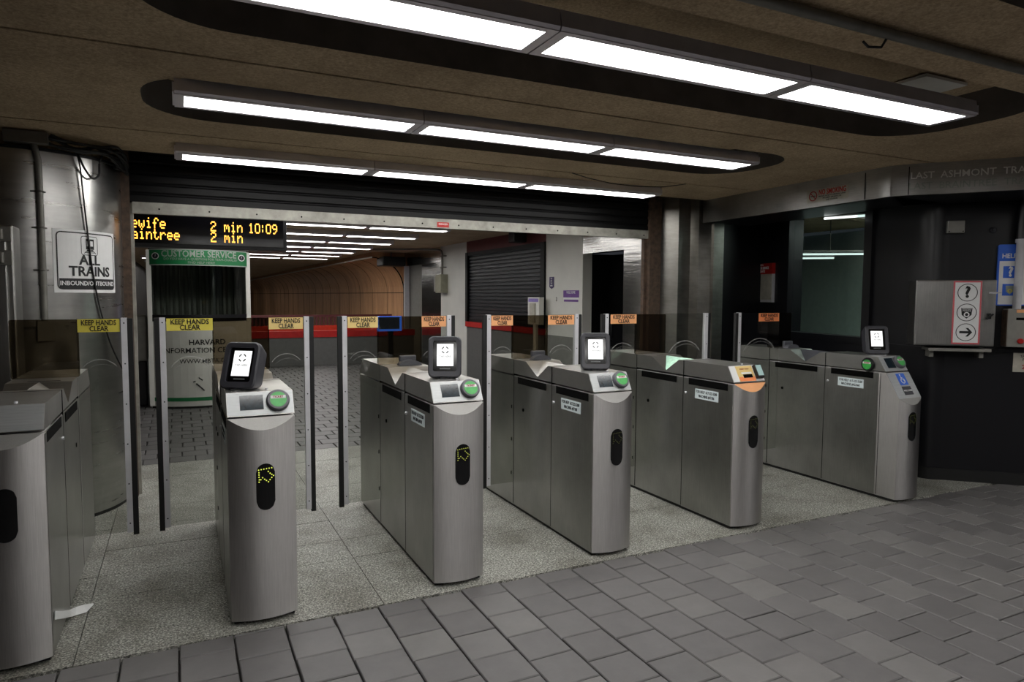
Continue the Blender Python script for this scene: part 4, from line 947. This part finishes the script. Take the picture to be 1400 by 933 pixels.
    if ada:
        sx_ = lambda x, y, z: (y, 0.175-x, z)
        rg = MB().disc((0, -0.0, 1.03), 0.053, 0.022, 'y', 32, bevel=0.006).map(sx_).build('card_target', 'black_satin', g)
        MB().disc((0, -0.022, 1.03), 0.038, 0.0015, 'y', 32).map(sx_).build('target_disc', 'green_disc', rg)
        MB().box(-0.034, 0.034, -0.0245, -0.0235, 1.036, 1.05).map(sx_).build('target_band', 'white_sign', rg); text('TICKET', 0.014, 'red_ink', rg, (0, -0.025, 1.0425), fn=sx_, name='target_lettering', bold=0.0004)
        MB().box(-0.0015, w+0.0015, 0.069, 0.072, 0.03, 0.972).build('panel_joint', 'slot', g)
    # --- oblong indicator window on the curved front
    zc = 0.655 if not ada else 0.58; hw = 0.042; hh = 0.11; cxw = w*0.53 if not ada else w*0.48
    fb = lambda x: fy - B*(1-(2*x/w-1)**2)
    op = [p for p in rrect(cxw-hw, cxw+hw, zc-hh, zc+hh, hw-0.001, 8)]
    iw = MB(); vs = [(p[0], fb(p[0])-0.0025, p[1]) for p in op] + [(p[0], fb(p[0])+0.001, p[1]) for p in op]; n = len(op)
    nz_ = 0
    # faces as vertical slices so the window follows the curve
    cols = 10; xs = [cxw-hw+2*hw*k/cols for k in range(cols+1)]
    def half(x):
        d = max(0.0, hw**2-(x-cxw)**2); return (hh-hw)+math.sqrt(d)
    sv = []
    for x in xs: sv += [(x, fb(x)-0.003, zc-half(x)), (x, fb(x)-0.003, zc+half(x)), (x, fb(x)+0.001, zc+half(x)), (x, fb(x)+0.001, zc-half(x))]
    fs = []
    for k in range(cols):
        for q in range(4): fs.append((k*4+q, (k+1)*4+q, (k+1)*4+(q+1) % 4, k*4+(q+1) % 4))
    iw.add(sv, fs); iwo = iw.build('indicator_window', 'black_gloss', g)
    if arrow:
        ad = MB()
        for (px, py) in ARW:
            x = cxw + (px-938)/1710.0; z = zc + (500-py)/1650.0
            ad.disc((x, fb(x)-0.003, z), 0.0030 if arrow != 'arrow_dim' else 0.0022, 0.002, 'y', 8)
        ad.build('led_arrow', arrow, iwo)
    # --- tinted upright pane over the cabinet, leaves, extras
    tp = MB().prism(rrect(-0.012, w+0.012, zt, 1.408, 0.012, 3), 'y', D2-0.01+0.02, D2+0.022).build('tinted_panel', tinted, g)
    if left: leaf(g, -0.003, left[0], left[1])
    if right: leaf(g, w+0.003, right[0], right[1], post=right[2] if len(right) > 2 else 'alu')
    if rd: reader(g, *rd)
    sn = MB().disc((w*0.62, ty+0.05, tz), 0.007, -0.008, 'z', 10).build('lid_screw', 'alu', lid)
    if hump:
        x0, x1 = w*0.34, w*0.88; cyy = D2-0.09; hm = MB(); N = 12; vs = []
        for k in range(N+1):
            a = math.pi*k/N; x = (x0+x1)/2-(x1-x0)/2*math.cos(a); z = zt+0.001+0.034*math.sin(a)
            vs += [(x, cyy-0.035, z), (x, cyy+0.02, z)]
        hm.add(vs, [(2*k, 2*k+2, 2*k+3, 2*k+1) for k in range(N)], True); hm.add(vs, [tuple(range(0, 2*N+2, 2)), tuple(range(1, 2*N+2, 2))])
        hm.cbox(x0+0.02, x1-0.02, cyy+0.018, cyy+0.05, zt, zt+0.062, 0.006)
        hm.build('sensor_cover', hump, mlid)
    return g
fare_gate(-0.805, 0.29, 'plain stainless fare gate at the far left edge of the row', left=None, right=(0.565, 'sticker_yellow'), arrow=None, number=None, disc=False, tinted='glass_smoke')
fare_gate(0.184, 0.297, 'stainless fare gate with bright arrow, second gate from the left', left=(-0.318, 'sticker_yellow'), right=(0.573, 'sticker_sand'), arrow='arrow', rd=(0.055, 0.15, 36, 19), number='47189')
fare_gate(1.180, 0.283, 'stainless fare gate with half lit arrow and grey cover, third from the left', left=(-0.272, 'sticker_sand'), right=(0.531, 'sticker_orange'), arrow='arrow_mid', rd=(0.13, 0.185, 22, 14), hump='hump', number='47187')
fare_gate(2.170, 0.272, 'stainless fare gate with unlit arrow and white reader screen, fourth from the left', left=(-0.244, 'sticker_orange'), right=(0.57, 'sticker_orange'), arrow='arrow_dim', rd=(0.14, 0.20, 27, 14), hump='hump', number='47188')
fare_gate(3.262, 0.278, 'stainless fare gate with orange ticket panel and no reader screen', 'ticket', left=(-0.336, 'sticker_orange'), right=(0.75, None), arrow='arrow_dim', number='47186', tinted='glass_smoke')
fare_gate(4.822, 0.262, 'wide aisle fare gate with blue wheelchair sign at the right end', 'wide', left=(-0.525, 'sticker_bright'), arrow='arrow_dim', rd=(0.205, 0.25, 28, 12), hump='smoke', number='453560', tinted='glass_smoke')
# strip of white tape curling off the gate's foot
t = MB(); vs = [(-0.5085,3.374,0.198),(-0.5085,3.365,0.164),(-0.5085,3.574,0.112),(-0.5085,3.57,0.078),(-0.506,3.74,0.045),(-0.500,3.735,0.012),(-0.494,3.861,0.005),(-0.483,3.763,0.004),(-0.462,3.872,0.005),(-0.442,3.777,0.004),(-0.42,3.85,0.014),(-0.417,3.838,0.012)]
t.add(vs, [(2*k, 2*k+2, 2*k+3, 2*k+1) for k in range(5)]); o = t.build('paper_strip', 'paper'); o.modifiers.new('thickness', 'SOLIDIFY').thickness = 0.0015
tag(o, 'torn white paper strip on the granite floor by the leftmost gate', 'paper strip')

# ------------------------------------------------------------------ things on the black wall at right
WN = math.atan2(-0.73376, -0.67941) + math.pi/2
def walln(name, label, cat, s, z=0, out=0.0):
    a = Vector((5.72, 3.60)); d = Vector((0.7338, -0.6794)); nn = Vector((-0.6794, -0.7338))
    p = a + d*s + nn*out
    return thing(name, label, cat, (p.x, p.y, z), WN)
t = walln('steel_box', 'large stainless box on the black wall with question mark sign', 'cabinet', -0.175)
MB().cbox(0.0, 0.572, -0.22, -0.002, 1.163, 1.697, 0.006).build('box_body', 'steel_box', t)
dr = MB().cbox(0.006, 0.566, -0.232, -0.22, 1.17, 1.69, 0.004).build('door', 'steel_box', t)
st = MB().box(0.265, 0.465, -0.2345, -0.232, 1.178, 1.688).build('pictogram_sticker', 'pinkred', dr); MB().box(0.277, 0.453, -0.2355, -0.2345, 1.19, 1.676).build('sticker_face', 'white_sign', st)
for z, gl in ((1.595, '?'), (1.435, 'badge'), (1.275, 'arrow')):
    cx_ = 0.365
    MB().ring((cx_, z), 0.066, 0.071, -0.2372, -0.2355, 32).build('pictogram_ring', 'black_ink', st)
    if gl == '?': text('?', 0.125, 'black_ink', st, (cx_, -0.2375, z), bold=0.004, name='question_mark')
    elif gl == 'arrow':
        a = MB().prism([(cx_-0.045, z-0.009), (cx_+0.02, z-0.009), (cx_-0.002, z-0.035), (cx_+0.016, z-0.035), (cx_+0.046, z), (cx_+0.016, z+0.035), (cx_-0.002, z+0.035), (cx_+0.02, z+0.009), (cx_-0.045, z+0.009)], 'y', -0.237, -0.2355); a.build('arrow_symbol', 'black_ink', st)
    else:
        MB().prism([(cx_-0.04, z+0.035), (cx_+0.04, z+0.035), (cx_+0.034, z-0.02), (cx_, z-0.05), (cx_-0.034, z-0.02)], 'y', -0.237, -0.2355).build('badge_shield', 'black_ink', st)
        text('TRANSIT\nPOLICE', 0.018, 'white_ink', st, (cx_, -0.238, z+0.02), name='badge_lettering', lines=0.8); MB().ring((cx_, z-0.017), 0.012, 0.02, -0.2385, -0.237, 18).build('badge_emblem', 'white_ink', st)
lt = MB().box(0.515, 0.566, -0.246, -0.232, 1.585, 1.60); lt.tube([(0.515, -0.245, 1.593), (0.60, -0.23, 1.595)], 0.006, 6); lt.build('hasp', 'alu', t)
kn = MB().cbox(0.505, 0.535, -0.25, -0.232, 1.385, 1.43, 0.004); kn.tube([(0.50, -0.252, 1.385), (0.545, -0.252, 1.425)], 0.008, 6); kn.build('latch_knob', 'black_satin', dr)
t = walln('steel_shelf', 'narrow white metal shelf under the large stainless box', 'shelf', -0.06)
MB().cbox(0.0, 0.45, -0.2, 0.0, 1.115, 1.14, 0.003).build('shelf_top', 'kioskgrey', t); MB().box(0.03, 0.06, -0.12, 0.0, 1.06, 1.115).build('bracket', 'kioskgrey', t); MB().box(0.39, 0.42, -0.12, 0.0, 1.06, 1.115).build('bracket', 'kioskgrey', t)
t = walln('junction_box', 'small square metal junction box high on the black wall', 'box', 0.08)
MB().cbox(0, 0.125, -0.05, 0.0, 2.09, 2.19, 0.004).build('cover', 'kioskgrey', t)
for x in (0.012, 0.113): MB().disc((x, -0.05, 2.102), 0.005, 0.003, 'y', 8).build('screw', 'slot', t)
t = walln('wall_fitting', 'small round black fitting beside the junction box', 'fitting', 0.42)
MB().disc((0, 0, 2.11), 0.026, 0.02, 'y', 16, bevel=0.006).build('rose', 'bezel', t); MB().disc((0, -0.02, 2.11), 0.014, 0.02, 'y', 12, bevel=0.004).build('nub', 'bezel', t)
t = walln('help_sign', 'blue and white help information sign on the black wall', 'sign', 0.462)
pnl = plate(0, 0.5, 1.49, 1.99, -0.02, 0.0, 0.015).build('panel', 'blue', t); MB().box(0.012, 0.488, -0.0215, -0.02, 1.50, 1.855).build('white_field', 'white_sign', t)
text('EXIT', 0.06, 'white_ink', t, (0.23, -0.022, 1.955), bold=0.001); text('HELP/INFORMATION', 0.052, 'white_ink', t, (0.25, -0.022, 1.895), bold=0.001, sx=0.92)
for z, gl in ((1.765, '?'), (1.62, '')):
    q = MB().box(0.04, 0.145, -0.0235, -0.0215, z-0.048, z+0.048).build('pictogram_tile', 'blue', t)
    if gl: text('?', 0.11, 'white_ink', q, (0.092, -0.025, z), bold=0.004, name='question_mark')
    else:
        MB().prism([(0.062, z+0.034), (0.122, z+0.034), (0.118, z-0.015), (0.092, z-0.038), (0.066, z-0.015)], 'y', -0.025, -0.0235).build('badge_shield', 'silver_ink', q); MB().ring((0.092, z-0.008), 0.008, 0.016, -0.026, -0.025, 16).build('badge_emblem', 'sticker_yellow', q)
text('Need help?', 0.05, 'grey_ink', t, (0.33, -0.023, 1.80)); text('Emergency', 0.05, 'black_ink', t, (0.33, -0.023, 1.63), bold=0.0008)
t = walln('call_box', 'stainless emergency call box with a red push button', 'call box', 0.52)
bx = MB().cbox(0, 0.34, -0.11, 0, 1.155, 1.465, 0.006).build('box_body', 'kioskgrey', t); MB().box(-0.004, 0.0, -0.108, -0.0, 1.16, 1.455).build('side_trim', 'rust', t)
MB().box(0.06, 0.33, -0.1125, -0.11, 1.435, 1.46).build('orange_strip', 'sticker_orange', t)
text('EMERGENCY', 0.02, 'black_ink', t, (0.19, -0.1135, 1.4475), name='strip_lettering')
MB().disc((0.095, -0.11, 1.205), 0.022, 0.02, 'y', 18, bevel=0.006).build('push_button', 'red', t); MB().box(0.06, 0.12, -0.113, -0.11, 1.375, 1.395).build('speaker_slot', 'slot', t)
for k, l in enumerate(('PUSH BUTTON', 'TO CALL FOR', 'ASSISTANCE', 'RELEASE AND', 'LISTEN')): text(l, 0.022, 'navy_ink', t, (0.24, -0.1125, 1.40-0.026*k), name='instruction_lettering')
text('CALL', 0.022, 'red_ink', t, (0.2, -0.1125, 1.205), name='call_lettering')
t = walln('paper_notice', 'aged paper notice with red number under the call box', 'notice', 0.612)
MB().box(0, 0.26, -0.004, 0, 0.945, 1.135).build('sheet', 'papergrey', t); text('SAFETY\nFIRST', 0.03, 'black_ink', t, (0.10, -0.006, 1.06), lines=0.9); text('222', 0.05, 'red_ink', t, (0.1, -0.006, 0.985), bold=0.001)
t = walln('wall_conduit', 'steel conduit standing in front of the blue help sign', 'pipe', 0.60)
MB().tube([(0.0, -0.05, 1.465), (0.005, -0.05, 2.02)], 0.03, 12).build('lower_pipe', 'alu', t); MB().tube([(0.005, -0.05, 2.02), (0.012, -0.05, 2.36)], 0.034, 12).build('upper_pipe', 'blackframe', t)
MB().disc((0.005, -0.05, 2.03), 0.038, 0.03, 'z', 14).build('coupling', 'alu', t)
# notice holder on the far part of the black wall
na = math.atan2(5.745-6.155, 6.208-6.306)
t = thing('notice_holder', 'empty grey notice holder with a red header on the black wall', 'notice holder', (6.306, 6.155, 0), na)
MB().box(0, 0.425, -0.03, 0.0, 1.49, 1.83).build('holder_frame', 'alu', t); MB().box(0.03, 0.41, -0.034, -0.03, 1.52, 1.83).build('insert', 'papergrey', t); hd = MB().box(-0.002, 0.427, -0.04, 0.0, 1.82, 1.945).build('header', 'red', t)
text('MBTA', 0.03, 'white_ink', hd, (0.21, -0.042, 1.925), name='header_lettering'); text('ELEVATOR SERVICE', 0.04, 'white_ink', hd, (0.21, -0.042, 1.89), name='header_lettering', bold=0.001, sx=0.85); text('UPDATE', 0.04, 'white_ink', hd, (0.21, -0.042, 1.852), name='header_lettering', bold=0.001)
